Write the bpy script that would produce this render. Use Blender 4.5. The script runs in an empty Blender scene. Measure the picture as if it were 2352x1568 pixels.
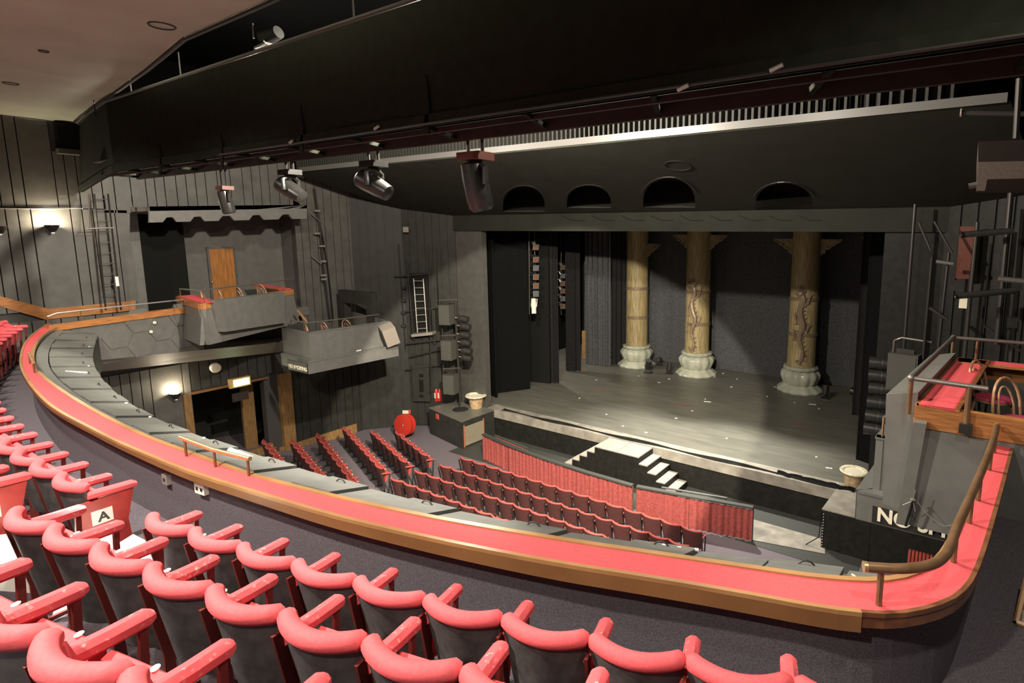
import bpy, math, random
from mathutils import Vector, Matrix
random.seed(7)
V = Vector
scn = bpy.context.scene
col = scn.collection

# ------------------------------------------------------------------ camera
F_PX, P_X, P_Y, HZ = 1292.0, 1390.0, 713.0, 525.0      # focal length, principal point, horizon (pixels)
PITCH = math.atan((P_Y - HZ) / F_PX)
YAW = math.atan(840.0 / math.hypot(F_PX, P_Y - HZ))
CAM = V((8.6, 0.0, 7.95))
cam = bpy.data.cameras.new('camera')
cam.sensor_fit = 'HORIZONTAL'
cam.sensor_width = 36.0
cam.lens = F_PX / 2352 * 36.0
cam.shift_x = -(P_X - 1176) / 2352
cam.shift_y = (P_Y - 784) / 2352
cam.clip_start = 0.05
cam.clip_end = 200
cam_o = bpy.data.objects.new('camera', cam)
cam_o.location = CAM
cam_o.rotation_euler = (math.pi / 2 - PITCH, 0, YAW)
col.objects.link(cam_o)
scn.camera = cam_o

# ------------------------------------------------------------------ view, world
vs = scn.view_settings
vs.view_transform = 'Standard'
vs.look = 'None'
vs.gamma = 1.0
vs.use_curve_mapping = False
vs.exposure = 1.5
scn.cycles.use_denoising = True
scn.cycles.max_bounces = 6
scn.cycles.sample_clamp_indirect = 4.0
w = bpy.data.worlds.new('world')
scn.world = w
w.use_nodes = True
w.node_tree.nodes['Background'].inputs[0].default_value = (1.0, 0.93, 0.84, 1)
w.node_tree.nodes['Background'].inputs[1].default_value = 0.045

def light(kind, name, loc, power, color=(1, .9, .76), aim=None, size=.15, cone=None, blend=.3):
    l = bpy.data.lights.new(name, kind)
    l.energy = power
    l.color = color
    if kind == 'AREA':
        l.shape = 'DISK'; l.size = size
    else:
        l.shadow_soft_size = size
    if kind == 'SPOT':
        l.spot_size = math.radians(cone); l.spot_blend = blend
    o = bpy.data.objects.new(name, l)
    o.location = loc
    if aim is not None:
        o.rotation_euler = (V(aim) - V(loc)).to_track_quat('-Z', 'Y').to_euler()
    col.objects.link(o)
    return o

# house lamps in the ceiling slot between the lighting bridge and the canopy
for x, p in ((-4.2, 260), (1.4, 1500), (5.6, 160)):
    light('POINT', 'slot_lamp', (x, 6.5, 10.35), p, size=.12)
# recessed downlights in the ceiling over the circle; rightmost added to light the aisle floor
for x, y, p in ((-6.5, 1.2, 330), (-1.5, .6, 480), (3.0, -.6, 1050), (6.6, -1.4, 330), (9.4, 2.2, 170)):
    light('SPOT', 'circle_downlight', (x, y, 10.45), p, aim=(x, y + .6, 0), size=.1, cone=150, blend=.5)
light('SPOT', 'aisle_downlight', (3.15, .8, 10.4), 6000, aim=(3.25, 1.15, 5.4), size=.05, cone=11, blend=.3)
FOH_AIM = (-3.6, 15.6, .8)
# profile spot behind the bridge, lighting the set
light('SPOT', 'front_of_house_spot', (4.2, 5.6, 9.42), 4800, color=(1, .9, .72), aim=tuple(FOH_AIM), size=.08, cone=56, blend=.10)
# work light over the stage
light('SPOT', 'stage_work_light', (1.2, 17.0, 9.5), 3400, color=(1, .95, .84), aim=(1.6, 15.6, 1.05), size=.12, cone=75, blend=1)
light('SPOT', 'wing_work_light', (-9.8, 21.5, 6.5), 260, color=(1, .93, .82), aim=(-7.2, 23, 1), size=.1, cone=110, blend=.6)
# stalls lamps under the circle
light('POINT', 'under_circle_lamp', (-6, 4, 3.6), 30, size=.2)
light('POINT', 'under_circle_lamp', (3, 5, 3.6), 40, size=.2)

# ------------------------------------------------------------------ pixel helpers
_fh = V((-math.sin(YAW), math.cos(YAW), 0)); _rt = V((math.cos(YAW), math.sin(YAW), 0)); _up = V((0, 0, 1))
_fw = _fh * math.cos(PITCH) - _up * math.sin(PITCH); _cu = _up * math.cos(PITCH) + _fh * math.sin(PITCH)
def ray(x, y): return _fw * F_PX + _rt * (x - P_X) - _cu * (y - P_Y)
def pz(x, y, z): d = ray(x, y); return CAM + d * ((z - CAM.z) / d.z)
def px(x, y, X): d = ray(x, y); return CAM + d * ((X - CAM.x) / d.x)
def py(x, y, Y): d = ray(x, y); return CAM + d * ((Y - CAM.y) / d.y)
RAKE = .11
def floor_z(Y): return max(0.0, RAKE * (11.9 - Y))
def prk(x, y, off):                                   # the raked stalls floor, raised by off
    d = ray(x, y)
    t = (off + RAKE * 11.9 - CAM.z) / (d.z + RAKE * d.y)
    p = CAM + d * t
    return p if p.y < 11.9 else pz(x, y, off)
def ppl(x, y, p, n): d = ray(x, y); return CAM + d * ((V(p) - CAM).dot(V(n)) / d.dot(V(n)))
def depth(p): return (V(p) - CAM).dot(_fw)

# ------------------------------------------------------------------ materials
MATS = {}
def mat(name, c, rough=.6, metal=0, noise=0, scale=20, bump=0, emit=None, sheen=0, stretch=None, spec=.5, c2=None):
    m = bpy.data.materials.new(name); m.use_nodes = True
    nt = m.node_tree; b = nt.nodes['Principled BSDF']
    b.inputs['Base Color'].default_value = (*c, 1)
    b.inputs['Roughness'].default_value = rough
    b.inputs['Metallic'].default_value = metal
    b.inputs['Specular IOR Level'].default_value = spec
    if sheen:
        b.inputs['Sheen Weight'].default_value = sheen
        b.inputs['Sheen Tint'].default_value = (*c, 1)
    if emit:
        b.inputs['Emission Color'].default_value = (*emit[0], 1)
        b.inputs['Emission Strength'].default_value = emit[1]
    if noise or bump:
        tc = nt.nodes.new('ShaderNodeTexCoord'); n = nt.nodes.new('ShaderNodeTexNoise')
        n.inputs['Scale'].default_value = scale; n.inputs['Detail'].default_value = 6
        src = tc.outputs['Object']
        if stretch:
            mp = nt.nodes.new('ShaderNodeMapping'); mp.inputs['Scale'].default_value = stretch
            nt.links.new(src, mp.inputs[0]); src = mp.outputs[0]
        nt.links.new(src, n.inputs['Vector'])
        if noise:
            r = nt.nodes.new('ShaderNodeValToRGB')
            lo = c2 if c2 else tuple(v * (1 - noise) for v in c)
            hi = tuple(min(1, v * (1 + noise)) for v in c)
            r.color_ramp.elements[0].color = (*lo, 1); r.color_ramp.elements[1].color = (*hi, 1)
            r.color_ramp.elements[0].position = .32; r.color_ramp.elements[1].position = .68
            nt.links.new(n.outputs[0], r.inputs[0]); nt.links.new(r.outputs[0], b.inputs['Base Color'])
        if bump:
            bp = nt.nodes.new('ShaderNodeBump'); bp.inputs['Strength'].default_value = bump; bp.inputs['Distance'].default_value = .01
            nt.links.new(n.outputs[0], bp.inputs['Height']); nt.links.new(bp.outputs[0], b.inputs['Normal'])
    MATS[name] = m
    return m
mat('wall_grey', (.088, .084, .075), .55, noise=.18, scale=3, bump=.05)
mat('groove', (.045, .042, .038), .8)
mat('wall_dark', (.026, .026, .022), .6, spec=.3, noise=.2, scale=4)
mat('grey_paint', (.125, .122, .112), .5, noise=.1, scale=5, bump=.04)
mat('apron_grey', (.122, .127, .118), .5, noise=.12, scale=6, bump=.05)
mat('void_black', (.002, .002, .002), .9, spec=0)
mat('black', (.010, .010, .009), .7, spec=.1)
mat('black_cloth', (.007, .007, .007), .95, spec=.02, noise=.3, scale=30)
mat('canopy', (.036, .037, .029), .8, spec=.1, noise=.1, scale=2)
mat('bridge_black', (.013, .015, .010), .85, spec=.1, noise=.2, scale=6)
mat('bridge_red', (.026, .016, .012), .7, noise=.25, scale=5)
mat('ceiling_plaster', (.38, .385, .30), .85, noise=.08, scale=1.3, bump=.05)
mat('silver', (.095, .092, .086), .4)
mat('carpet', (.085, .074, .09), .95, noise=.35, scale=90, bump=.25)
mat('stall_carpet', (.125, .105, .12), .95, noise=.25, scale=60, bump=.15)
mat('plush', (.66, .085, .10), .8, noise=.08, scale=50, bump=.06, sheen=.6)
mat('plush_worn', (.66, .10, .115), .8, noise=.08, scale=60, bump=.06, sheen=.6, c2=(.60, .085, .10))
mat('ledge_red', (.56, .065, .075), .9, noise=.12, scale=60, bump=.08, sheen=.3)
mat('seat_shell', (.075, .068, .068), .45, noise=.35, scale=14)
mat('frame_red', (.13, .016, .013), .5)
mat('red_paint', (.36, .034, .03), .4, noise=.15, scale=12)
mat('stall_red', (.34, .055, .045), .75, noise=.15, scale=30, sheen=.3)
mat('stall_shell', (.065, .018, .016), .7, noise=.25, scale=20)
mat('wood', (.36, .15, .05), .35, noise=.35, scale=4, stretch=(1, 1, 14), bump=.02)
mat('wood_trim', (.18, .088, .035), .3, noise=.2, scale=1.5)
mat('wood_light', (.30, .165, .07), .35, noise=.2, scale=2)
mat('wood_frame', (.24, .135, .05), .5, noise=.3, scale=6, stretch=(5, 5, .6))
mat('door_wood', (.37, .15, .035), .45, noise=.3, scale=4, stretch=(8, 8, .8))
mat('bentwood', (.42, .23, .13), .25, noise=.25, scale=12)
mat('dark_wood', (.16, .065, .03), .35, noise=.3, scale=8)
mat('pink_seat', (.62, .06, .14), .75, noise=.12, scale=30)
mat('rail_steel', (.21, .19, .175), .35, metal=.6)
mat('rail_brown', (.18, .105, .055), .3, metal=.35, noise=.2, scale=9)
mat('brass', (.70, .50, .24), .3, metal=.8)
mat('pros_grey', (.062, .059, .053), .6, noise=.12, scale=4)
mat('pipe_dark', (.03, .027, .024), .45, metal=.2)
mat('lamp_black', (.022, .022, .02), .32, noise=.2, scale=12)
mat('lamp_red', (.12, .035, .022), .45)
mat('header', (.024, .025, .02), .8, spec=.1, noise=.1, scale=2)
mat('speaker_grey', (.055, .055, .045), .7, noise=.3, scale=120)
mat('speaker_box', (.22, .19, .16), .6, noise=.15, scale=40)
mat('chrome', (.75, .75, .75), .15, metal=1)
mat('white', (.85, .85, .82), .5)
mat('white_plastic', (.80, .78, .72), .35)
mat('cream', (.72, .66, .52), .5)
mat('stage_floor', (.125, .122, .102), .4, noise=.16, scale=1.6, stretch=(.6, 2.5, 1))
mat('stage_lip', (.24, .22, .185), .6, noise=.25, scale=3)
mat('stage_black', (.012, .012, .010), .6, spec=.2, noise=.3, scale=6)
mat('gold', (.33, .255, .125), .5, noise=.42, scale=5, stretch=(5, 5, .35))
mat('gold_dark', (.21, .16, .075), .6, noise=.4, scale=9)
mat('bronze', (.27, .20, .135), .42, metal=.25, noise=.35, scale=18)
mat('glaze', (.46, .46, .37), .12, noise=.1, scale=3, c2=(.36, .38, .3))
mat('drape', (.02, .019, .02), .95, spec=.05, noise=.25, scale=14)
mat('drape_grey', (.075, .076, .08), .95, spec=.05, noise=.25, scale=14)
mat('red_curtain', (.26, .05, .043), .8, noise=.25, scale=16, sheen=.3)
mat('fence_black', (.045, .047, .042), .5)
mat('tread', (.26, .235, .205), .6, noise=.12, scale=8)
mat('terracotta', (.42, .29, .17), .7, noise=.3, scale=9)
mat('urn_cream', (.66, .60, .44), .6, noise=.25, scale=9)
mat('red_gloss', (.40, .028, .018), .25)
mat('hose_red', (.30, .055, .04), .4)
mat('tape_red', (.45, .06, .05), .7)
mat('sign_cream', (.80, .74, .58), .6)
mat('sign_black', (.02, .018, .016), .5)
mat('exit_glow', (.8, .95, .7), .5, emit=((.75, 1.0, .55), 7))
mat('exit_frame', (.45, .30, .12), .5)
mat('lamp_glow', (1, .9, .7), .5, emit=((1.0, .86, .62), 60))
mat('grille', (.33, .28, .20), .6)
mat('rust', (.30, .10, .04), .6)
mat('alu', (.6, .58, .53), .35, metal=.7)
mat('gel_amber', (.14, .055, .02), .4)
mat('gel_grey', (.09, .09, .095), .35)
mat('paper', (.7, .68, .62), .8)

m_ = mat('plush_arm', (.66, .09, .105), .8, sheen=.6)
nt_ = m_.node_tree; b_ = nt_.nodes['Principled BSDF']
tc_ = nt_.nodes.new('ShaderNodeTexCoord'); oi_ = nt_.nodes.new('ShaderNodeObjectInfo'); ad_ = nt_.nodes.new('ShaderNodeVectorMath'); ad_.operation = 'ADD'
n1_ = nt_.nodes.new('ShaderNodeTexNoise'); n1_.inputs['Scale'].default_value = 34; n1_.inputs['Detail'].default_value = 4
r1_ = nt_.nodes.new('ShaderNodeValToRGB'); r1_.color_ramp.elements[0].position = .60; r1_.color_ramp.elements[1].position = .76
r1_.color_ramp.elements[0].color = (.66, .09, .105, 1); r1_.color_ramp.elements[1].color = (.76, .42, .38, 1)
sc_ = nt_.nodes.new('ShaderNodeVectorMath'); sc_.operation = 'SCALE'; sc_.inputs['Scale'].default_value = 9.0
nt_.links.new(oi_.outputs['Random'], sc_.inputs[0]); nt_.links.new(tc_.outputs['Object'], ad_.inputs[0]); nt_.links.new(sc_.outputs[0], ad_.inputs[1])
nt_.links.new(ad_.outputs[0], n1_.inputs['Vector']); nt_.links.new(n1_.outputs[0], r1_.inputs[0]); nt_.links.new(r1_.outputs[0], b_.inputs['Base Color'])

# ------------------------------------------------------------------ mesh builder
def L2W(o):
    return o
class MB:
    def __init__(s): s.v = []; s.f = []
    def add(s, vs_, fs_):
        n = len(s.v); s.v += [V(p) for p in vs_]; s.f += [tuple(i + n for i in f) for f in fs_]; return s
    def hexa(s, p):                                   # 4 bottom + 4 top
        return s.add(p, [(3, 2, 1, 0), (4, 5, 6, 7), (0, 1, 5, 4), (1, 2, 6, 5), (2, 3, 7, 6), (3, 0, 4, 7)])
    def box(s, c, d, rz=0, M=None):
        x, y, z = (k / 2 for k in d)
        q = [V(a) for a in ((-x, -y, -z), (x, -y, -z), (x, y, -z), (-x, y, -z), (-x, -y, z), (x, -y, z), (x, y, z), (-x, y, z))]
        if M is None: M = Matrix.Rotation(rz, 3, 'Z')
        return s.hexa([V(c) + M @ k for k in q])
    def b2(s, a, b):
        a, b = V(a), V(b)
        return s.box((a + b) / 2, [abs(k) for k in (b - a)])
    def prism(s, pts, off):
        off = V(off); n = len(pts); p = [V(k) for k in pts]
        return s.add(p + [k + off for k in p], [tuple(reversed(range(n))), tuple(range(n, 2 * n))] + [(i, (i + 1) % n, n + (i + 1) % n, n + i) for i in range(n)])
    def strip(s, rows, closed=False, caps=False):     # rows: list of equal-length point lists
        n = len(rows[0]); fs = []
        for r in range(len(rows) - 1):
            for i in range(n if closed else n - 1):
                j = (i + 1) % n
                fs.append((r * n + i, r * n + j, (r + 1) * n + j, (r + 1) * n + i))
        if caps:
            fs.append(tuple(reversed(range(n)))); fs.append(tuple(range((len(rows) - 1) * n, len(rows) * n)))
        return s.add([p for r in rows for p in r], fs)
    def tube(s, pts, r, seg=8, loop=False):
        pts = [V(p) for p in pts]; n = len(pts); rows = []; nrm = None
        for i, p in enumerate(pts):
            a = pts[i - 1] if (i or loop) else p
            b = pts[(i + 1) % n] if (i < n - 1 or loop) else p
            t = (b - a).normalized()
            if nrm is None:
                nrm = t.orthogonal().normalized()
            else:
                nrm = (nrm - t * nrm.dot(t))
                nrm = nrm.normalized() if nrm.length > 1e-6 else t.orthogonal().normalized()
            bi = t.cross(nrm); rr = r[i] if isinstance(r, (list, tuple)) else r
            rows.append([p + (nrm * math.cos(2 * math.pi * k / seg) + bi * math.sin(2 * math.pi * k / seg)) * rr for k in range(seg)])
        if loop: rows.append(rows[0])
        return s.strip(rows, True, not loop)
    def lathe(s, prof, c, seg=24, scallop=None, axis=None):
        c = V(c); rows = []
        M = Matrix.Identity(3) if axis is None else V((0, 0, 1)).rotation_difference(V(axis)).to_matrix()
        for r, z in prof:
            row = []
            for k in range(seg):
                a = 2 * math.pi * k / seg
                q = r * (1 + (scallop(r, z, a) if scallop else 0))
                row.append(c + M @ V((q * math.cos(a), q * math.sin(a), z)))
            rows.append(row)
        return s.strip(rows, True, True)
    def ball(s, c, r, seg=10, rings=6):
        return s.lathe([(max(.001, r * math.sin(math.pi * i / rings)), -r * math.cos(math.pi * i / rings)) for i in range(rings + 1)], c, seg)
    def build(s, name, m, parent=None, smooth=False, label=None):
        me = bpy.data.meshes.new(name)
        off = parent_loc(parent)
        me.from_pydata([p - off for p in s.v], [], s.f)
        me.materials.append(MATS[m])
        if smooth:
            me.polygons.foreach_set('use_smooth', [True] * len(me.polygons))
            try: me.set_sharp_from_angle(angle=math.radians(40))
            except Exception: pass
        me.update()
        o = bpy.data.objects.new(name, me); col.objects.link(o)
        if parent: o.parent = parent
        if label: o['label'] = label
        return o
def parent_loc(o):
    p = V((0, 0, 0))
    while o is not None:
        p += V(o.location); o = o.parent
    return p
def thing(name, label, cat, loc, group=None):
    o = bpy.data.objects.new(name, None); o.empty_display_size = .2; col.objects.link(o)
    o.location = loc; o['label'] = label; o['category'] = cat
    if group: o['group'] = group
    return o
def tag(o, label, cat, group=None):
    o['label'] = label; o['category'] = cat
    if group: o['group'] = group
    return o
def struct(o, label=None):
    o['kind'] = 'structure'
    if label: o['label'] = label
    return o
def copy_tree(o, parent=None):
    c = o.copy(); col.objects.link(c); c.parent = parent
    for ch in [k for k in o.children]: copy_tree(ch, c)
    return c
def resample(pts, n):
    pts = [V(p) for p in pts]; d = [0]
    for a, b in zip(pts, pts[1:]): d.append(d[-1] + (b - a).length)
    out = []
    for i in range(n):
        t = d[-1] * i / (n - 1); k = 0
        while k < len(d) - 2 and d[k + 1] < t: k += 1
        u = (t - d[k]) / max(1e-9, d[k + 1] - d[k]); out.append(pts[k].lerp(pts[k + 1], u))
    return out
def smooth(pts, it=2):
    for _ in range(it):
        q = [pts[0]]
        for a, b in zip(pts, pts[1:]): q += [a * .75 + b * .25, a * .25 + b * .75]
        q.append(pts[-1]); pts = q
    return pts
def text_mesh(name, body, size, origin, ux, uy, m, parent=None, align='LEFT', depth_=.006):
    cu = bpy.data.curves.new(name, 'FONT'); cu.body = body; cu.size = size; cu.extrude = depth_; cu.align_x = align
    cu.offset = size * .028
    t = bpy.data.objects.new(name, cu); col.objects.link(t)
    dg = bpy.context.evaluated_depsgraph_get(); me = bpy.data.meshes.new_from_object(t.evaluated_get(dg))
    bpy.data.objects.remove(t); bpy.data.curves.remove(cu)
    ux, uy = V(ux).normalized(), V(uy).normalized(); uz = ux.cross(uy).normalized()
    R = Matrix((ux, uy, uz)).transposed().to_4x4()
    me.transform(Matrix.Translation(V(origin) - parent_loc(parent)) @ R)
    me.materials.clear(); me.materials.append(MATS[m])
    o = bpy.data.objects.new(name, me); col.objects.link(o)
    if parent: o.parent = parent
    return o
ORD = ['first', 'second', 'third', 'fourth', 'fifth', 'sixth', 'seventh', 'eighth', 'ninth', 'tenth', 'eleventh', 'twelfth', 'thirteenth', 'fourteenth', 'fifteenth', 'sixteenth', 'seventeenth', 'eighteenth', 'nineteenth', 'twentieth', 'twenty-first', 'twenty-second', 'twenty-third', 'twenty-fourth', 'twenty-fifth', 'twenty-sixth', 'twenty-seventh']
# ================================================================== THE SHELL
WL, WR = -11.2, 11.2
ZC = CAM.z + .1367 * 19.8            # ceiling
ZS, YS = 1.05, 15.25                 # stage level, stage front
# ---- stalls floor (raked, then level)
m = MB()
m.add([(WL - 3, -3, RAKE * 14.9), (WR + 3, -3, RAKE * 14.9), (WR + 3, 11.9, 0), (WL - 3, 11.9, 0), (WL - 3, 16, 0), (WR + 3, 16, 0)], [(0, 1, 2, 3), (3, 2, 5, 4)])
struct(m.build('floor', 'stall_carpet'), 'purple grey carpet of the raked stalls floor')
# ---- wall panels helper
def panels(parent, X, ys, z0, z1, m='wall_grey', gap=.024, th=.035, side=1):
    for a, b in zip(ys, ys[1:]):
        lo, hi = min(a, b) + gap / 2, max(a, b) - gap / 2
        if hi - lo < .03: continue
        MB().b2((X, lo, z0), (X + th * side, hi, z1)).build('panel', m, parent)
def ys_at(xs, ypx, X): return [px(x, ypx, X).y for x in xs]
# left wall: backing with the opening of the upper box recess
RY0, RY1, RZ1, RZ0 = px(318, 510, WL).y, px(690, 500, WL).y, 8.36, 4.7
wl = MB()
wl.b2((WL - .3, -6, -.2), (WL - .02, RY0, ZC + 2))
wl.b2((WL - .3, RY1, 3.9), (WL - .02, 12.9, ZC + 2))
wl.b2((WL - .3, RY0, RZ1), (WL - .02, RY1, ZC + 2))
wl.b2((WL - .3, RY0, 3.9), (WL - .02, RY1, RZ0))
DY0, DY1, DZ1 = px(440, 950, WL).y, px(612, 940, WL).y, px(520, 888, WL).z       # stalls doorway
wl.b2((WL - .3, RY0, -.2), (WL - .02, DY0, 3.9)).b2((WL - .3, DY1, -.2), (WL - .02, 12.9, 3.9)).b2((WL - .3, DY0, DZ1), (WL - .02, DY1, 3.9))
wall_left = struct(wl.build('wall_left', 'groove'), 'dark grey panelled side wall')
zj = px(100, 479, WL).z                       # horizontal joint of the panelling
zd = px(105, 712, WL).z                       # top of the wood strip
up_y = ys_at([-150, -110, -70, -35, 11, 41.6, 70, 99, 188, 214, 238, 287, 316], 690, WL)
panels(wall_left, WL, up_y, zd, zj)
panels(wall_left, WL, ys_at([-150, -110, -70, -35, -8, 22, 50, 124], 400, WL), zj + .03, ZC - .02)
panels(wall_left, WL, ys_at([124, 150, 176, 205, 232], 400, WL), zj + .03, px(150, 350, WL).z)
panels(wall_left, WL, ys_at([-150, -110, -70, -40, -12, 14, 42, 72, 105, 140, 180, 220, 260, 300], 740, WL), 4.4, zd - .25)
panels(wall_left, WL, ys_at([232, 262, 300, 335, 356, 378, 405, 428, 450, 473, 500, 530, 558, 579, 599, 618, 640, 662, 684], 440, WL), RZ1 + .02, ZC + .3)
panels(wall_left, WL, ys_at([690, 704, 721, 739, 758, 776, 793, 810, 827, 847, 868], 700, WL), 3.95, ZC)
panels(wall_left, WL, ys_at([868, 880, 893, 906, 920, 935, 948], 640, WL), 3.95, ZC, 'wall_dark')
lowx = [190, 220, 249, 274, 297, 321, 344, 418, 436]
panels(wall_left, WL, ys_at(lowx, 870, WL), 0, 3.9, 'wall_grey')
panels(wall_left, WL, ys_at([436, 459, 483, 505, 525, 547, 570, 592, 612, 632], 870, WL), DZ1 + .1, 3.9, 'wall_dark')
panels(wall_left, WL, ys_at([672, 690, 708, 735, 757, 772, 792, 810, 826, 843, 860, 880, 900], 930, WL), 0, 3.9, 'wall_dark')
# dark service box high on the wall
MB().b2((WL, px(127, 320, WL).y, px(150, 343, WL).z), (WL + .22, px(182, 320, WL).y, ZC - .03)).build('recess_box', 'black', wall_left)
MB().b2((WL, px(127, 350, WL).y, px(150, 355, WL).z), (WL + .28, px(182, 350, WL).y, px(150, 344, WL).z)).build('ledge', 'wall_grey', wall_left)
MB().tube([px(-150, 479, WL + .06), px(190, 479, WL + .06)], .012, 6).build('conduit', 'alu', wall_left)
# wood strip along the wall
m = MB()
top = [px(-140, 645, WL + .05), px(0, 680, WL + .05), px(112, 709, WL + .05), px(312, 690, WL + .05)]
bot = [px(-140, 668, WL + .05), px(0, 703, WL + .05), px(105, 734, WL + .05), px(312, 712, WL + .05)]
for i in range(3):
    m.hexa([bot[i], bot[i + 1], bot[i + 1] - V((.06, 0, 0)), bot[i] - V((.06, 0, 0)), top[i], top[i + 1], top[i + 1] - V((.06, 0, 0)), top[i] - V((.06, 0, 0))])
struct(m.build('trim_1', 'wood'), 'varnished wooden strip along the left wall')
# splayed end of the left wall and proscenium wall
pa, pb, pc, pd = V((WL, 12.9, 0)), V((-10.0, 14.3, 0)), V((-8.1, 15.3, 0)), V((-6.75, 15.32, 0))
def slab(mb, a, b, z0, z1, t=.25, side=1):
    a, b = V(a), V(b); n = V((-(b - a).y, (b - a).x, 0)).normalized() * t * side
    return mb.hexa([V((k.x, k.y, z0)) for k in (a, b, b + n, a + n)] + [V((k.x, k.y, z1)) for k in (a, b, b + n, a + n)])
wp = MB()
slab(wp, pa, pb, 0, ZC + 2); slab(wp, pb, pc, 0, ZC + 2)
wall_p = struct(wp.build('wall_splay', 'wall_dark'), 'dark wall beside the stage with pipes and vertical boards')
for a, b, n in ((pa, pb, 6), (pb, pc, 7)):
    for i in range(n):
        q0, q1 = a.lerp(b, (i + .08) / n), a.lerp(b, (i + .92) / n)
        slab(MB(), q0, q1, .02, 9.5, .03, -1).build('board', 'wall_dark', wall_p)
mx = lambda p: V((-p.x, p.y, p.z))
wp = MB()
slab(wp, mx(pa), mx(pb), 0, ZC + 2, side=-1); slab(wp, mx(pb), mx(pc), 0, ZC + 2, side=-1)
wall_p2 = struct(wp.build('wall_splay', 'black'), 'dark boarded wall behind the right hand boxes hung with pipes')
for a, b, n in ((mx(pa), mx(pb), 5), (mx(pb), mx(pc), 6)):
    for i in range(n):
        q0, q1 = a.lerp(b, (i + .06) / n), a.lerp(b, (i + .94) / n)
        slab(MB(), q0, q1, .02, 9.8, .03, 1).build('board', 'stage_black', wall_p2)  # same paint as the left boards, darkened to stand for weaker light
wq = MB()
slab(wq, pc, pd, 0, 12.5)
struct(slab(MB(), (-pd.x + .1, pd.y, 0), (-pc.x, pc.y, 0), 0, 12.5).build('wall_proscenium_right', 'stage_black'), 'dark right hand proscenium wall')  # right proscenium darkened too, its dimmer light put into the colour
wq.b2((-6.8, 15.32, 7.87), (6.9, 15.57, 12.5))
struct(wq.build('wall_proscenium', 'pros_grey'), 'smooth grey proscenium wall framing the stage')
# right wall
wr = MB().b2((WR + .02, -6, -.2), (WR + .3, 15.3, ZC + 2))
wall_right = struct(wr.build('wall_right', 'groove'), 'dark panelled right side wall hung with pipes')
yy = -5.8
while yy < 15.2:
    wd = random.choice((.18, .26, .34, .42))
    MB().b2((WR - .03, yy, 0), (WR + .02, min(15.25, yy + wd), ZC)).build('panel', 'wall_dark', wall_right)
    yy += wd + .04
# ---- ceilings
ce = [py(185, 262, 4.95), None]
d0 = ray(185, 262); edge = []
for c in ((185, 262), (250, 218), (330, 160), (420, 85), (600, 5)):
    edge.append(pz(*c, ZC))
edge = [V((WL, edge[0].y + .25, ZC))] + edge + [V((2.2, edge[-1].y - .03, ZC)), V((WR + .3, edge[-1].y - .03, ZC))]
m = MB().prism([V((WL, -6, ZC))] + list(edge) + [V((WR + .3, -6, ZC))], (0, 0, .25))
ceil = struct(m.build('ceiling', 'ceiling_plaster'), 'warm plaster ceiling over the circle')
MB().tube([V(e) + V((0, .03, -.02)) for e in edge], .03, 6).build('edge_trim', 'pipe_dark', ceil)
for c, r in (((372, 60), .15), ((24, 192), .11), ((100, 118), .06)):
    q = pz(*c, ZC - .012)
    MB().tube([q + V((math.cos(k * .4) * r, math.sin(k * .4) * r, 0)) for k in range(16)], .008, 5, loop=True).build('downlight_ring', 'pipe_dark', ceil)
m = MB().b2((WL - .3, 3.2, 12.7), (WR + .3, 16, 12.8)).b2((WL - .3, 3.1, ZC + .26), (WR + .3, 3.2, 12.8)).b2((WL - .02, 3.2, ZC + .32), (WL + .06, 15.2, 12.8))
struct(m.build('ceiling_void', 'void_black'), 'black roof void above the lighting bridge')  # black lining added over the lit side wall to keep the void dark
# ---- canopy with oval lamp holes (curve fill gives the holes)
YC0, ZC0, YC1, ZC1 = 10.4, 9.775, YS, 8.47
pn = V((0, -(ZC1 - ZC0), YC1 - YC0)).normalized(); p0 = V((0, YC0, ZC0))
uy = V((0, YC1 - YC0, ZC1 - ZC0)).normalized()
def cplane(x, y): q = ppl(x, y, p0, pn); return (q.x, (q - p0).dot(uy))
cu = bpy.data.curves.new('canopy', 'CURVE'); cu.dimensions = '2D'; cu.fill_mode = 'BOTH'; cu.extrude = .03
def spl(pts):
    s = cu.splines.new('POLY'); s.points.add(len(pts) - 1)
    for p, q in zip(s.points, pts): p.co = (q[0], q[1], 0, 1)
    s.use_cyclic_u = True
LC = (V((0, YC1, ZC1)) - p0).length
XL, XR = -10.2, 8.95
spl([(XL, 0), (XR, 0), (XR + .9, LC), (XL, LC)])
HOLES = []
for x0, x1, yt, yb in ((1155, 1252, 434, 484), (1302, 1404, 432, 475), (1477, 1597, 415, 474), (1735, 1868, 426, 481)):
    cx = (x0 + x1) / 2; pts = []
    for k in range(17):
        a = math.pi * k / 16
        pts.append(cplane(cx - math.cos(a) * (x1 - x0) / 2, yb - (yb - yt) * math.sin(a) ** .8 - (8 if 0 < k < 16 else 0)))
    HOLES.append(pts); spl(pts)
to = bpy.data.objects.new('tmp', cu); col.objects.link(to)
me = bpy.data.meshes.new_from_object(to.evaluated_get(bpy.context.evaluated_depsgraph_get()))
bpy.data.objects.remove(to)
R = Matrix((V((1, 0, 0)), uy, V((1, 0, 0)).cross(uy))).transposed().to_4x4()
me.transform(Matrix.Translation(p0) @ R); me.materials.clear(); me.materials.append(MATS['canopy'])
can = bpy.data.objects.new('ceiling_canopy', me); col.objects.link(can)
struct(can, 'sloping dark canopy with oval lamp openings above the stage front')
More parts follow.
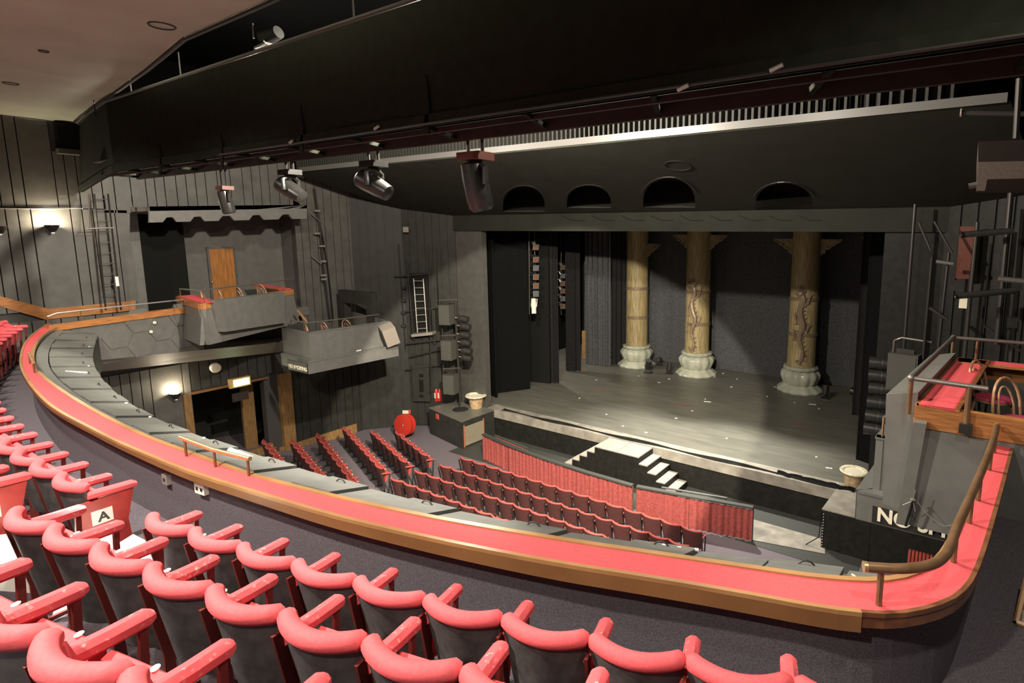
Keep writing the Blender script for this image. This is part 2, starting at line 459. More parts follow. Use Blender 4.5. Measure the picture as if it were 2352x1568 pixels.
for pts in HOLES:                                     # dark wells above the holes
    m = MB(); lo = [p0 + V((1, 0, 0)) * a + uy * b for a, b in pts]; hi = [q + pn * .7 for q in lo]
    n = len(lo); m.add(lo + hi, [(i, (i + 1) % n, n + (i + 1) % n, n + i) for i in range(n)] + [tuple(range(n, 2 * n))])
    m.build('lamp_well', 'black', can)
    c_ = sum(lo, V()) / n
    rim = [c_ + (q - c_) * 1.16 - pn * .035 for q in lo[2:15]]
    MB().tube(rim, .012, 5).build('rim', 'pipe_dark', can)
q = ppl(1557, 377, p0, pn)
MB().tube([q + V((.3 * math.cos(k * .4), 0, 0)) + uy * .3 * math.sin(k * .4) - pn * .035 for k in range(16)], .008, 5, loop=True).build('downlight_ring', 'pipe_dark', can)
# header below the canopy with shallow carved lines
hd = MB().b2((-10.2, YS - .02, 7.87), (10.2, YS + .06, 8.49))
header = struct(hd.build('wall_header', 'header'), 'dark header beam above the stage opening')
for x in range(1290, 1860, 68):
    a, b, c = py(x, 495, YS - .03), py(x + 25, 506, YS - .03), py(x + 52, 506, YS - .03)
    MB().tube([a, b, c], .012, 4).build('carved_line', 'black', header)
# silver strip and slats
st = MB().b2((-9.9, YC0 - .03, 9.775), (8.9, YC0 + .02, 9.915))
struct(st.build('trim_2', 'silver'), 'pale metal strip along the front edge of the canopy')
slat = None; sl_root = struct(MB().b2((-9.9, YC0 + .42, 9.9), (8.3, YC0 + .46, 10.9)).build('trim_3', 'black'), 'row of upright grey slats behind the metal strip')
x = -9.8; k = 0
while x < 8.3:
    if slat is None:
        slat = MB().b2((-.022, YC0 + .06, 9.9), (.022, YC0 + .26, 10.5)).build('slat', 'wall_dark', sl_root); o = slat
    else:
        o = slat.copy(); col.objects.link(o); o.parent = sl_root
    o.location.x = x; x += .125 if x < 6.2 else .17; k += 1
for i in range(7):
    MB().b2((6.9 + i * .2, YC0 + .27, 9.9), (7.07 + i * .2, YC0 + .3, 10.32)).build('back_board', 'wall_dark', sl_root)
# ---- lighting bridge
YB = 4.6; ZB0 = CAM.z + .2555 * YB; ZB1 = CAM.z + .557 * YB
bl = [(px(186, 440, WL + .06), px(180, 290, WL + .06)), (V((-8.6, 4.86, ZB0 - .09)), V((-8.6, 4.86, ZB1))), (V((-6.6, YB, ZB0)), V((-6.6, YB, ZB1))), (V((11.1, YB, ZB0)), V((11.1, YB, ZB1)))]
root = thing('lighting_bridge', 'long black lighting bridge spanning the auditorium below the ceiling', 'lighting bridge', (0, YB, ZB0))
m = MB()
for (a, b), (c, d) in zip(bl, bl[1:]):
    t = V((0, .05, 0)); m.hexa([a, c, c + t, a + t, b, d, d + t, b + t])
m.build('front_panel', 'bridge_black', root)
m = MB()
for (a, b), (c, d) in zip(bl, bl[1:]):
    t, h, u = V((0, .06, 0)), V((0, 0, .13)), V((0, -.04, 0))
    m.hexa([a + u, c + u, c + t, a + t, a + h + u, c + h + u, c + t + h, a + t + h])
m.build('bottom_rail', 'bridge_black', root)
YB2 = 5.42
MB().b2((-8.0, YB2, ZB0 - .03), (11.1, YB2 + .06, ZB0 + .16)).build('back_beam', 'bridge_red', root)
MB().b2((-8.0, YB + .28, ZB0 - .01), (11.1, YB + .33, ZB0 + .05)).build('bearer', 'bridge_red', root)
MB().b2((-8.0, YB + .06, ZB0 + .28), (11.1, YB2, ZB0 + .30)).build('deck', 'bridge_red', root)
for i in range(13):
    x = -7.6 + i * 1.52
    MB().prism([(x, YB + .06, ZB0), (x + .06, YB + .06, ZB0), (x - .28, YB2, ZB0), (x - .34, YB2, ZB0)], (0, 0, .05)).build('cross_brace', 'bridge_black', root)
for x, y0, y1 in ((981, 172, 308), (693, 243, 352), (510, 308, 386), (368, 332, 404)):
    a, b = py(x, y1, YB - .02), py(x, y0, YB - .02)
    MB().prism([a + V((-.045, 0, 0)), a + V((.05, 0, 0)), b + V((.03, 0, -.3)), b, b + V((-.02, 0, -.3))], (0, -.02, 0)).build('gusset', 'black', root)
top = [bl[0][1]] + [k[1] for k in bl[1:]]
MB().tube([p + V((0, 0, .03)) for p in top], .03, 7).build('top_rail', 'pipe_dark', root)
MB().tube([py(1500, 210, YB - .05) + V((k * .9 - 8, 0, .01)) for k in range(18)], .015, 5).build('conduit', 'pipe_dark', root)
for xp, y0, y1 in ((220, 225, 268), (305, 172, 240), (417, 85, 195), (583, 8, 88), (813, -30, 45)):
    a = py(xp, y1, 4.62); MB().tube([a, V((a.x, a.y, ZC + .3))], .012, 6).build('hanger_rod', 'pipe_dark', root)
for xp, yp in ((665, 166 + 162), (860, 296), (1768, 163), (1556, 207)):
    a = py(xp, yp, YB - .07); MB().tube([a, a + V((.1, 0, .03))], .018, 6).build('clip', 'alu', root)
# small spotlight standing on the bridge
b = py(612, 112, 4.75)
s_ = thing('spotlight', 'small hooded spotlight on top of the lighting bridge', 'spotlight', b)
MB().hexa([b + V(k) for k in ((-.16, -.1, 0), (.16, -.1, .02), (.16, .1, .02), (-.16, .1, 0), (-.16, -.1, .03), (.16, -.1, .05), (.16, .1, .05), (-.16, .1, .03))]).build('tray', 'pipe_dark', s_)
MB().lathe([(.02, -.16), (.09, -.15), (.11, .12), (.12, .16)], b + V((.14, .02, .17)), 14, axis=(-.5, -.1, -.1)).build('body', 'black', s_, True)
MB().tube([b + V((.06, -.06, .02)), b + V((.1, -.08, .16))], .012, 5).build('bracket', 'pipe_dark', s_)
# ================================================================== THE CIRCLE
ZL = 5.75                                             # ledge top
lo_px = [(2335, 1010), (2300, 1150), (2258, 1300), (2222, 1365), (2150, 1400), (2010, 1422), (1600, 1345), (1200, 1283), (800, 1197), (600, 1137), (446, 1089), (383, 1065), (319, 1038), (255, 1010), (204, 983), (143, 952), (102, 924), (66, 884), (47, 850), (43, 825), (52, 790), (75, 765), (108, 743)]
li_px = [(2280, 1015), (2232, 1120), (2184, 1240), (2135, 1308), (2000, 1343), (1600, 1285), (1220, 1229), (883, 1168), (600, 1098), (485, 1057), (408, 1029), (332, 1001), (255, 963), (204, 935), (153, 904), (102, 868), (78, 838), (76, 810), (84, 788), (105, 765), (130, 752)]
ap_px = [(2128, 1332), (1640, 1270), (1240, 1213), (960, 1152), (730, 1088), (610, 1050), (469, 1006), (342, 955), (255, 896), (214, 843), (213, 800), (228, 760)]
N = 170
LO = resample(smooth([pz(*c, ZL) for c in lo_px], 2), N)
LI = resample(smooth([pz(*c, ZL) for c in li_px], 2), N)
AP0 = smooth([pz(*c, 5.45) for c in ap_px], 2)
def off(path, d, dz=0):                               # offset to the left of travel
    out = []
    for i, p in enumerate(path):
        t = (path[min(i + 1, len(path) - 1)] - path[max(i - 1, 0)]).normalized()
        out.append(p + V((-t.y, t.x, 0)) * d + V((0, 0, dz)))
    return out
# LO runs from the right hand end to the left; audience lies on its left side
ledge = thing('circle_ledge', 'curved red topped ledge with wooden edges along the circle front', 'balcony ledge', (4.9, 2.3, ZL))
def ribbon(name, A, B, h, m, parent, sm=False):       # closed solid between two edges, depth h downwards
    mb = MB(); dz = V((0, 0, -h))
    mb.strip([[a, b, b + dz, a + dz] for a, b in zip(A, B)], True, True)
    return mb.build(name, m, parent, sm)
ribbon('cushion_top', off(LO, .035, .012)[::1] if False else off(LO, -.035, .004), off(LI, .03, .004), .05, 'ledge_red', ledge)
jx = min(range(N), key=lambda i: (LO[i] - pz(2010, 1422, ZL)).length)
ribbon('outer_edging', off(LO, .0, .008)[jx:], off(LO, -.032, .008)[jx:], .03, 'wood_light', ledge)
fh = lambda p: V((0, 0, -max(.04, min(.10, .04 + .06 * (p.x - 1) / 5.5))))
MB().strip([[a, b, b + fh(b), a + fh(a)] for a, b in zip(off(LO, .0, -.02)[jx:], off(LO, -.03, -.02)[jx:])], True, True).build('outer_fascia', 'wood_trim', ledge)
ribbon('curved_edging', off(LO, -.006, .006)[:jx + 1], off(LO, -.034, .006)[:jx + 1], .03, 'dark_wood', ledge)
ribbon('curved_fascia', off(LO, -.012, -.02)[:jx + 1], off(LO, -.03, -.02)[:jx + 1], .075, 'dark_wood', ledge)
ribbon('inner_edging', off(LI, .03, .016), off(LI, -.012, .016), .05, 'wood_light', ledge)
# parapet wall under the ledge, carpeted
ZA = 5.03                                             # floor of row A
par = ribbon('wall_circle_parapet', off(LO, -.10, -.05), off(LI, .03, -.05), ZL - ZA, 'carpet', None)
struct(par, 'purple carpeted parapet below the red ledge')
# ---- grey apron with hatch panels
n_h = 34
k0 = min(range(N), key=lambda i: (LI[i] - pz(2112, 1322, ZL)).length)
A_in = resample(off(LI[k0:], -.02, -.05), n_h + 1); A_out = resample(AP0, n_h + 1)
A_out[-1] = V((A_out[-1].x, A_out[-1].y, 5.45))
apron = thing('lighting_apron', 'sloping grey apron of hatch panels outside the circle ledge', 'balcony front', A_in[n_h // 2])
base_in, base_out = [p - V((0, 0, .06)) for p in A_in], [p - V((0, 0, .06)) for p in A_out]
ribbon('apron_base', base_in, base_out, .05, 'groove', apron)
for i in range(n_h):
    a, b, c, d = A_in[i], A_in[i + 1], A_out[i + 1], A_out[i]
    def q(u, v): return a.lerp(b, u).lerp(d.lerp(c, u), v)
    MB().hexa([k - V((0, 0, .055)) for k in (q(0, 0), q(1, 0), q(1, .2), q(0, .2))] + [q(0, 0), q(1, 0), q(1, .2), q(0, .2)]).build('border_panel', 'apron_grey', apron)
    g = .035; up = V((0, 0, .022 if i % 2 else 0))
    def q(u, v, q0=q): return q0(u, v) + up
    MB().hexa([k - V((0, 0, .055)) for k in (q(g, .22), q(1 - g, .22), q(1 - g, 1), q(g, 1))] + [q(g, .22), q(1 - g, .22), q(1 - g, 1), q(g, 1)]).build('hatch_panel', 'apron_grey', apron)
# front face under the apron
m = MB()
fr = [p + V((0, 0, -.05)) for p in A_out]
m.strip([[p, p + V((0, 0, -.75)), p + V((0, 0, -.75)) + (q_ - p) * .5, p + (q_ - p) * .2] for p, q_ in zip(fr, base_in)], True, True)
m.build('front_face', 'wall_dark', apron)
# little rings and catches on the hatches
for i in range(1, n_h, 2):
    c = A_in[i].lerp(A_out[i], .8).lerp(A_in[i + 1].lerp(A_out[i + 1], .8), .5)
    t = (A_in[i + 1] - A_in[i]).normalized()
    MB().tube([c + t * .06 * math.cos(k * .5236) + V((0, 0, .055 * math.sin(k * .5236))) for k in range(7)], .007, 5).build('lifting_ring', 'pipe_dark', apron)
for x, y in ((155, 785), (205, 796), (203, 840), (290, 925), (345, 957), (468, 1005), (1525, 1252), (1560, 1258), (1600, 1262)):
    c = pz(x, y, 5.5); MB().box(c, (.03, .018, .015), .5).build('catch', 'white_plastic', apron)
for x, y in ((1845, 1318), (1880, 1322)):
    c = pz(x, y, 5.56); MB().box(c, (.09, .13, .01), .25).build('cover_plate', 'paper', apron)
a, b = pz(150, 857, 5.58), pz(202, 860, 5.5)
MB().tube([a + V((0, 0, .03)), b + V((0, 0, .03))], .02, 8).build('conduit', 'alu', apron)
a, b = pz(528, 1033, 5.53), pz(578, 1053, 5.53)
o = MB().tube([a, b], .028, 8).build('fluorescent_tube', 'white', None, True)
tag(o, 'short white fluorescent tube lying on the grey apron beside the brass rail', 'tube light')
a, b = pz(1958, 1320, 5.56), pz(1992, 1345, 5.62)
o = MB().tube([a, b], .012, 6).build('metal_rod', 'alu'); tag(o, 'thin metal rod lying on the apron near the end of the curved rail', 'rod')
a, b = pz(2000, 1322, 5.5), pz(2008, 1330, 5.5)
# ---- terraces
RA, RB, RC = 25.8, 26.45, 27.1                         # radii of the back tops of rows A, B, C
YCN = 27.0
def on_arc(R, X): return V((X, YCN - math.sqrt(R * R - X * X), 0))
ZT = [ZA, 5.36, 5.69, 6.02, 6.35]
xs = [-11.1 + 22.2 * i / 60 for i in range(61)]
m = MB()
front = [V((x, on_arc(24.9, x).y, 0)) for x in xs]
edges_R = [24.2, RA + .22, RB + .24, RC + .27, RC + .95, RC + 4]
for k in range(5):
    A = [on_arc(edges_R[k], x) + V((0, 0, ZT[k])) for x in xs]; B = [on_arc(edges_R[k + 1], x) + V((0, 0, ZT[k])) for x in xs]
    m.strip([[a, b, b - V((0, 0, .4)), a - V((0, 0, .4))] for a, b in zip(A, B)], True, True)
struct(m.build('floor_circle', 'carpet'), 'stepped purple carpeted floor of the circle')
# side aisles beside the ledge arms
m = MB()
kk = [p for p in off(LO, -.2) if p.y > 3.55 and p.x > 8]
m.prism([V((p.x, p.y, ZA - .35)) for p in kk] + [V((WR, kk[-1].y, ZA - .35)), V((WR, 8.2, ZA - .35)), V((9.2, 8.2, ZA - .35))], (0, 0, .348))
struct(m.build('floor_side_aisle', 'carpet'), 'carpeted side aisle right of the ledge')
# aisle steps
def aisle(x0, x1, R, z, tread, label):
    A, B = on_arc(R, x0), on_arc(R, x1)
    d = V((0, 1, 0))
    o = MB().hexa([A + V((0, 0, z - .17)), B + V((0, 0, z - .17)), B + d * tread + V((0, 0, z - .17)), A + d * tread + V((0, 0, z - .17)), A + V((0, 0, z)), B + V((0, 0, z)), B + d * tread + V((0, 0, z)), A + d * tread + V((0, 0, z))]).build('aisle_step', 'paper')
    return tag(o, label, 'step')
def slab_px(pxs, z, label):
    o = MB().prism([pz(*c, z) - V((0, 0, .2)) for c in pxs], (0, 0, .2)).build('aisle_step', 'paper'); tag(o, label, 'step')  # near-white slabs shaped like the light patches, glare put into their colour
if False: aisle(2.8, 3.72, RA + .2, ZA + .17, .26, 'lit pale half step of the circle aisle beside the row A end panel')
if False: aisle(2.75, 3.62, RB + .2, 5.36 + .17, .26, 'lit pale half step of the circle aisle beside the row B end panel')
slab_px([(203, 1233), (232, 1208), (275, 1233), (262, 1262)], 5.42, 'small lit white aisle step beside the row A letter panel')
slab_px([(268, 1250), (306, 1226), (412, 1283), (408, 1300), (330, 1300)], 5.42, 'brightly lit white aisle step at the foot of the row A seats')
slab_px([(-60, 1235), (48, 1222), (100, 1270), (92, 1300), (-60, 1290)], 5.75, 'brightly lit white aisle step beside the row B letter panel')

# ================================================================== SEATS
def arc_pts(wd, sag, n, dy=0, z=0): return [V((-wd / 2 + wd * i / n, dy + sag * ((2 * i / n - 1) ** 2) - sag * .55, z)) for i in range(n + 1)]
def make_seat(name, cat, pitch, shell, plush, roll_r, frame, n=12, H=.85, worn='plush', disc=True, armlen=.36, tipped=True, armr=.044, armdrop=.165):
    root = bpy.data.objects.new(name, None); root.empty_display_size = .1; col.objects.link(root); root['category'] = cat
    wd = pitch - .012; sag = .078 * pitch / .5
    lean = .16
    def back_row(z, dy, k): return [V((p.x * k, p.y + dy - (z - .3) * lean + .09, z)) for p in arc_pts(wd, sag, n)]
    zt = H - roll_r * 1.1
    m = MB(); rows = []
    m.strip([back_row(.3, -.012, .84), back_row(zt, -.012, 1)])
    m.strip([back_row(zt, -.034, 1), back_row(.3, -.034, .84)])
    a, b, c, d = back_row(.3, -.012, .84), back_row(zt, -.012, 1), back_row(zt, -.034, 1), back_row(.3, -.034, .84)
    m.strip([a, d]); m.strip([[a[0], b[0]], [d[0], c[0]]]); m.strip([[b[-1], a[-1]], [c[-1], d[-1]]])
    m.build('back_shell', shell, root, True)
    m = MB(); f = lambda z, t, k: back_row(z, t, k)
    m.strip([f(.34, -.01, .88), f(.40, .04, .9), f(.58, .055, .92), f(zt - .03, .03, .95), f(zt, -.01, .96)], False)
    m.build('back_cushion', plush, root, True)
    path = [V((p.x * 1.0, p.y - (zt - .3) * lean + .075, zt + roll_r * .35)) for p in arc_pts(wd - roll_r * 1.1, sag * .95, n)]
    e0, e1 = path[0] + V((-roll_r * .5, .012, -.004)), path[-1] + V((roll_r * .5, .012, -.004))
    m = MB().tube([e0] + path + [e1], [roll_r * .6] + [roll_r] * len(path) + [roll_r * .6], 12)
    m.build('head_roll', worn, root, True)
    # tip-up seat
    w2 = wd - .07
    if tipped:
        prof = [(.11, .36), (.165, .345), (.21, .53), (.217, .63), (.195, .655), (.16, .64), (.135, .53)]
    else:
        prof = [(.05, .38), (.46, .40), (.5, .43), (.47, .47), (.3, .475), (.05, .44)]
    m = MB().prism([V((-w2 / 2, y, z)) for y, z in prof], (w2, 0, 0)); m.build('seat_cushion', plush, root, True)
    if disc:
        MB().lathe([(.017, 0), (.017, .004)], V((.07, .195, .657)), 10, axis=(0, -.2, 1)).build('number_disc', 'white', root)
    # arm on the left boundary
    def arm(sx, r):
        x = sx * pitch / 2
        y0, y1, z = .05, armlen, H - armdrop
        pts = [V((x, y0 - .03, z + .012)), V((x, y0, z + .014)), V((x, (y0 + y1) / 2, z)), V((x, y1 - .02, z - .006)), V((x, y1 + .006, z - .008))]
        sq = []
        rr = [r * .75, r, r, r, r * .6]
        rows = [[p + V((q_ * math.cos(a) * 1.05, 0, q_ * math.sin(a) * .9)) for a in [k * math.pi / 4 + math.pi / 8 for k in range(8)]] for p, q_ in zip(pts, rr)]
        MB().strip(rows, True, True).build('armrest', 'plush_arm' if worn == 'plush_worn' else worn, root, True)
    arm(-1, armr)
    m = MB()
    x = -pitch / 2
    m.prism([V((x - .009, y, z)) for y, z in ((.03, 0), (.1, 0), (.085, .35), (.01, H - .1), (-.035, H - .1), (.04, .3))], (.018, 0, 0))
    m.b2((x - .012, -.04, 0), (x + .012, .2, .025))
    m.build('side_frame', frame, root)
    MB().prism([V((x - .011, armlen - .05, H - armdrop - .03)), V((x - .011, armlen - .02, H - armdrop - .03)), V((x - .011, armlen - .06, .02)), V((x - .011, armlen - .1, .02))], (.022, 0, 0)).build('arm_post', frame, root)
    return root
def drop(o):
    for c in list(o.children): drop(c)
    bpy.data.objects.remove(o)
def place(proto, pos, rz, label, group):
    o = copy_tree(proto); o.location = pos; o.rotation_euler = (0, 0, rz); o['label'] = label; o['group'] = group
    return o
PA = .508
circ = make_seat('theatre_chair', 'chair', PA, 'seat_shell', 'plush', .044, 'frame_red', worn='plush_worn')
def end_panel(seat, letter, side, pitch, H=.85):
    x = side * pitch / 2
    pts = [(-.06, .0), (.30, .0), (.27, .45), (.33, H - .15), (-.08, H - .15), (-.05, .4)]
    e = MB().prism([V((x - .012 * side, y, z)) for y, z in pts], (.034 * side, 0, 0)).build('end_panel', 'red_paint'); e.parent = seat
    rows = [[V((x, y, z)) + V((q_ * math.cos(a) * 1.05, 0, q_ * math.sin(a) * .9)) for a in [k * math.pi / 4 + math.pi / 8 for k in range(8)]] for y, z, q_ in ((.03, H - .105, .03), (.05, H - .1, .04), (.33, H - .115, .04), (.36, H - .12, .024))]
    ar = MB().strip(rows, True, True).build('armrest', 'plush', None, True); ar.parent = seat
    if letter:
        xo = x + .023 * side
        pl = MB().b2((xo, .03, H - .36), (xo + .003 * side, .17, H - .24)).build('letter_plate', 'white'); pl.parent = seat
        t = text_mesh('letter', letter, .11, (xo + .0035 * side, .135 if side < 0 else .07, H - .34), (0, -1 if side < 0 else 1, 0), (0, 0, 1), 'sign_black', None, depth_=.001)
        t.parent = pl
for c in []: pass
def arc_row(a, b, pitch, z, x0, n, rowname, block):
    x = x0
    for i in range(n):                                # rows follow y = a + b x^2
        sl = 2 * b * x; dx = pitch / math.sqrt(1 + sl * sl); xm = x + dx / 2; t = math.atan(2 * b * xm)
        p = V((xm, a + b * xm * xm, z)) + V((-math.sin(t), math.cos(t), 0)) * -.03
        o = place(circ, p, t, 'red plush circle chair, %s from the aisle in row %s %s' % (ORD[i], rowname, block), 'circle seats row ' + rowname + ' ' + block)
        o.scale = (pitch / PA, 1, 1); x += dx
XA0, XB0, XC0 = pz(358, 1175, 5.90).x, pz(38, 1158, 6.23).x, pz(112, 1458, 6.55).x - 2 * PA
arc_row(1.197, .01938, .500, ZT[0], XA0 - .07, 10, 'A', 'right of the aisle')
arc_row(.565, .01713, .488, ZT[1], XB0 - .03, 11, 'B', 'right of the aisle')
arc_row(-.134, .0165, .478, ZT[2], 5.96 - 5 * .478, 9, 'C', 'right of the aisle')
def path_row(d, z, x0, n, rowname):
    P = [p for p in off(LO, d) if p.x < x0 + .6]
    acc = 0; P = resample(P, 400); k = next(i for i, p in enumerate(P) if p.x <= x0); tgt = PA / 2; last = P[k]; i = 0
    for q in range(k + 1, 399):
        acc += (P[q] - last).length; last = P[q]
        if acc >= tgt:
            tgt += PA; t = (P[q - 1] - P[min(q + 1, 399)]).normalized(); rz = math.atan2(t.y, t.x)
            place(circ, V((P[q].x, P[q].y, z)), rz, 'red plush circle chair, %s from the aisle in row %s left of the aisle' % (ORD[i], rowname), 'circle seats row ' + rowname + ' left of the aisle'); i += 1
            if i >= n: break
path_row(.70, ZT[0], pz(213, 1105, 5.9).x, 26, 'A')
path_row(1.34, ZT[1], pz(58, 1092, 6.12).x - .02, 24, 'B')
path_row(1.98, ZT[2], XC0 - 1.0, 6, 'C')
# letter panels on the row ends beside the aisle
for o in list(col.objects):
    if o.type == 'EMPTY' and o.name.startswith('theatre_chair') and ', first from the aisle' in o.get('label', ''):
        L = o['label']
        if 'left of the aisle' in L:
            let = 'A' if 'row A' in L else ('B' if 'row B' in L else 'C')
            end_panel(o, let, 1, PA)
drop(circ)
# ---- rails on the ledge
def rail(name, label, pts, posts, r=.028, m='rail_brown', zb=ZL + .01, pm=None):
    root = thing(name, label, 'handrail', posts[0][0])
    MB().tube(pts, r, 10).build('rail', m, root, True)
    for a, b in posts: MB().tube([a, b], r * .62, 8).build('post', pm or m, root, True)
    for p, s_ in ((pts[0], V(pts[0]) - V(pts[1])), (pts[-1], V(pts[-1]) - V(pts[-2]))):
        s_ = s_.normalized(); MB().tube([V(p) - s_ * .01, V(p) + s_ * .012], r * 1.05, 10).build('end_cap', 'brass', root, True)
    return root
rz_ = ZL + .24
feet = [pz(2005, 1372, ZL), pz(2193, 1293, ZL), pz(2216, 1206, ZL), pz(2236, 1140, ZL), pz(2255, 1080, ZL), pz(2272, 1040, ZL)]
def upto(foot, xy): d = ray(*xy); return V((foot.x, foot.y, 0))
inner_r = smooth([pz(*c, rz_) for c in ((1988, 1301), (2030, 1304), (2065, 1306), (2100, 1304), (2132, 1299), (2155, 1290), (2172, 1275), (2182, 1258), (2189, 1235), (2201, 1202), (2235, 1128), (2277, 1028), (2290, 978))], 2)
def over(foot):                                       # nearest rail point to a foot
    return min(inner_r, key=lambda p: (p.xy - foot.xy).length)
posts = []
for fpt in feet:
    q = over(fpt); posts.append((V((q.x, q.y, ZL)), q))
rail('curved_handrail', 'long curved brown handrail on the ledge bend below the right box', inner_r, posts, .03)
z2 = ZL + .17
p_ = [pz(415, 1005, z2), pz(490, 1033, z2), pz(572, 1053, z2)]
rail('straight_handrail', 'short straight bronze handrail on the ledge above the stalls doorway', p_, [(V((k.x, k.y, ZL)), k) for k in (pz(424, 1010, z2), pz(491, 1033, z2), pz(568, 1052, z2))], .02, 'brass', pm='rail_brown')
p_ = [pz(66, 812, z2), pz(76, 832, z2)]
rail('small_handrail', 'tiny foreshortened handrail on the far left bend of the ledge', p_, [(V((k.x, k.y, ZL)), k) for k in p_], .02, 'brass', pm='rail_brown')
# sockets on the parapet
for (x, y), lab, two in (((388, 1098), 'grey metal junction box on the carpeted parapet below the ledge', 0), ((468, 1119), 'pale double socket on the carpeted parapet right of the junction box', 1)):
    j = min(range(N), key=lambda i: abs((LO[i] - CAM).normalized().dot(ray(x, y - 30).normalized()) - 1))
    t = (LO[j + 1] - LO[j - 1]).normalized(); nrm = V((-t.y, t.x, 0))
    nn = nrm if nrm.y < 0 else -nrm
    surf = LO[j] - nn * .10
    c = ppl(x, y, surf, nn)
    root = thing('power_socket', lab, 'socket', c)
    ang = math.atan2(t.y, t.x)
    MB().box(c + nn * .02, (.15 if two else .1, .04, .1), ang).build('plate', 'white_plastic' if two else 'alu', root)
    for k in ((-.035, .035) if two else (0,)):
        MB().box(c + nn * .042 + t * k, (.03, .006, .03), ang).build('outlet', 'pipe_dark', root)
# ================================================================== STAGE
m = MB().b2((-10.8, YS + .55, .6), (10.8, 27.2, ZS))
struct(m.build('floor_stage', 'stage_floor'), 'worn black stage floor')
m = MB().b2((-6.7, YS, .75), (7.0, YS + .55, ZS + .003))
struct(m.build('trim_4', 'stage_lip'), 'pale front lip of the stage')
m = MB().b2((-6.7, YS + .05, -1.2), (7.0, YS + .3, .75))
struct(m.build('wall_stage_front', 'stage_black'), 'black stage front above the pit')
m = MB().b2((-11, 27.2, 0), (11, 27.5, 13)).b2((-11.3, 15.6, 0), (-11, 27.5, 13)).b2((11, 15.6, 0), (11.3, 27.5, 13)).b2((-11.3, 15.6, 13), (11.3, 27.5, 13.2))
struct(m.build('wall_stage_house', 'black'), 'black stage house walls')
# cable bundle along the lip
for k in range(3):
    pts = [V((-6.0 + i * .55, YS + .1 + .05 * k + .06 * math.sin(i * 1.1 + k), ZS + .025)) for i in range(23)]
    o = MB().tube(smooth(pts, 1), .018, 5).build('stage_cable', 'black', None, True)
    tag(o, ('front', 'middle', 'rear')[k] + 'most black cable of the three lying along the stage lip', 'cable', 'cables on the stage lip')
cl = MB()
pts = [V((4.5 + .12 * i, YS + .22 + .05 * math.sin(i * 1.7), ZS)) for i in range(18)]
cl.strip([[p + V((0, -.12, .01)), p + V((0, -.03, .06 + .03 * math.sin(i * 2.3))), p + V((0, .05, .05 + .03 * math.cos(i * 1.9))), p + V((0, .14, .01))] for i, p in enumerate(pts)])
tag(cl.build('folded_cloth', 'black_cloth', None, True), 'rumpled black cloth rolled along the right end of the stage lip', 'cloth')
# backdrop
YBK = pz(1640, 846, ZS).y
def drape(name, a, b, z0, z1, m_, label, amp=.06, waves=8, cat='curtain', flare=0):
    a, b = V(a), V(b); t = (b - a); L = t.length; n = V((-t.y, t.x, 0)).normalized(); N_ = waves * 8
    rows = []
    for z, k in ((z0, 1.15), ((z0 + z1) / 2, 1), (z1, .85)):
        rows.append([V((*(a + t * (i / N_) + n * amp * k * (math.sin(i / 8 * 2 * math.pi) + .4 * math.sin(i * .37))).xy, z)) for i in range(N_ + 1)])
    mb = MB(); mb.strip(rows); mb.strip([[p + n * .02 for p in r] for r in reversed(rows)])
    o = mb.build(name, m_, None, True)
    return tag(o, label, cat)
drape('backdrop', (-9.5, YBK, 0), (9.5, YBK, 0), ZS + .01, 11, 'drape_grey', 'dark grey backdrop cloth hanging behind the golden columns', .012, 40)
# wing flats and drapes on the left side
def flat(p, q, z1, label, m_='drape', t=.06):
    a, b = pz(*p, ZS), pz(*q, ZS); d = (b - a).normalized(); n = V((-d.y, d.x, 0)) * t
    r = thing('stage_flat', label, 'stage flat', a)
    MB().hexa([a, b, b + n, a + n] + [V((k.x, k.y, z1)) for k in (a, b, b + n, a + n)]).build('cloth_panel', m_, r)
    for e in (a, b): MB().hexa([e - n * .2 - d * .03, e - n * .2 + d * .03, e + n * 1.2 + d * .03, e + n * 1.2 - d * .03] + [V((k.x, k.y, z1 + .01)) for k in (e - n * .2 - d * .03, e - n * .2 + d * .03, e + n * 1.2 + d * .03, e + n * 1.2 - d * .03)]).build('stile', m_, r)
flat((1142, 903), (1216, 893), 9.5, 'tall black flat just inside the left edge of the stage opening', 'black_cloth')
flat((1110, 900), (1139, 913), 9.5, 'narrow black return flat against the left proscenium edge', 'black_cloth')
flat((1218, 876), (1262, 881), 9.5, 'black masking flat behind the upper left lamp ladder', 'black')
a, b = pz(1262, 879, ZS), pz(1284, 880, ZS)
drape('wing_curtain', a, b, ZS, 10, 'drape', 'slim black wing curtain right of the first lamp ladder', .05, 3)
a, b = pz(1300, 853, ZS), pz(1334, 852, ZS)
drape('wing_curtain', a, b, ZS + .02, 10, 'drape', 'black wing curtain beside the second lamp ladder', .06, 3)
a, b = pz(1345, 836, ZS), pz(1402, 842, ZS)
drape('wing_curtain', a, b, ZS + .02, 10, 'drape_grey', 'lit mauve grey side curtain left of the first golden column', .08, 5)
a, b = pz(1405, 838, ZS), pz(1430, 838, ZS)
drape('wing_curtain', a, b + V((0, .3, 0)), ZS + .02, 10, 'drape', 'dark narrow curtain just behind the first golden column', .05, 3)
flat((1968, 1055), (2002, 1067), 9.5, 'tall black flat just inside the right edge of the stage opening', 'black_cloth')
a, b = V((6.2, 18.2, 0)), V((9.5, 18.2, 0))
drape('wing_curtain', a, b, ZS + .02, 10.5, 'drape', 'black wing curtain behind the right hand stage flat', .06, 8)
a, b = V((5.4, 22.0, 0)), V((9.5, 22.0, 0))
drape('wing_curtain', a, b, ZS + .02, 10.5, 'drape', 'black wing curtain upstage right beyond the third column', .06, 8)
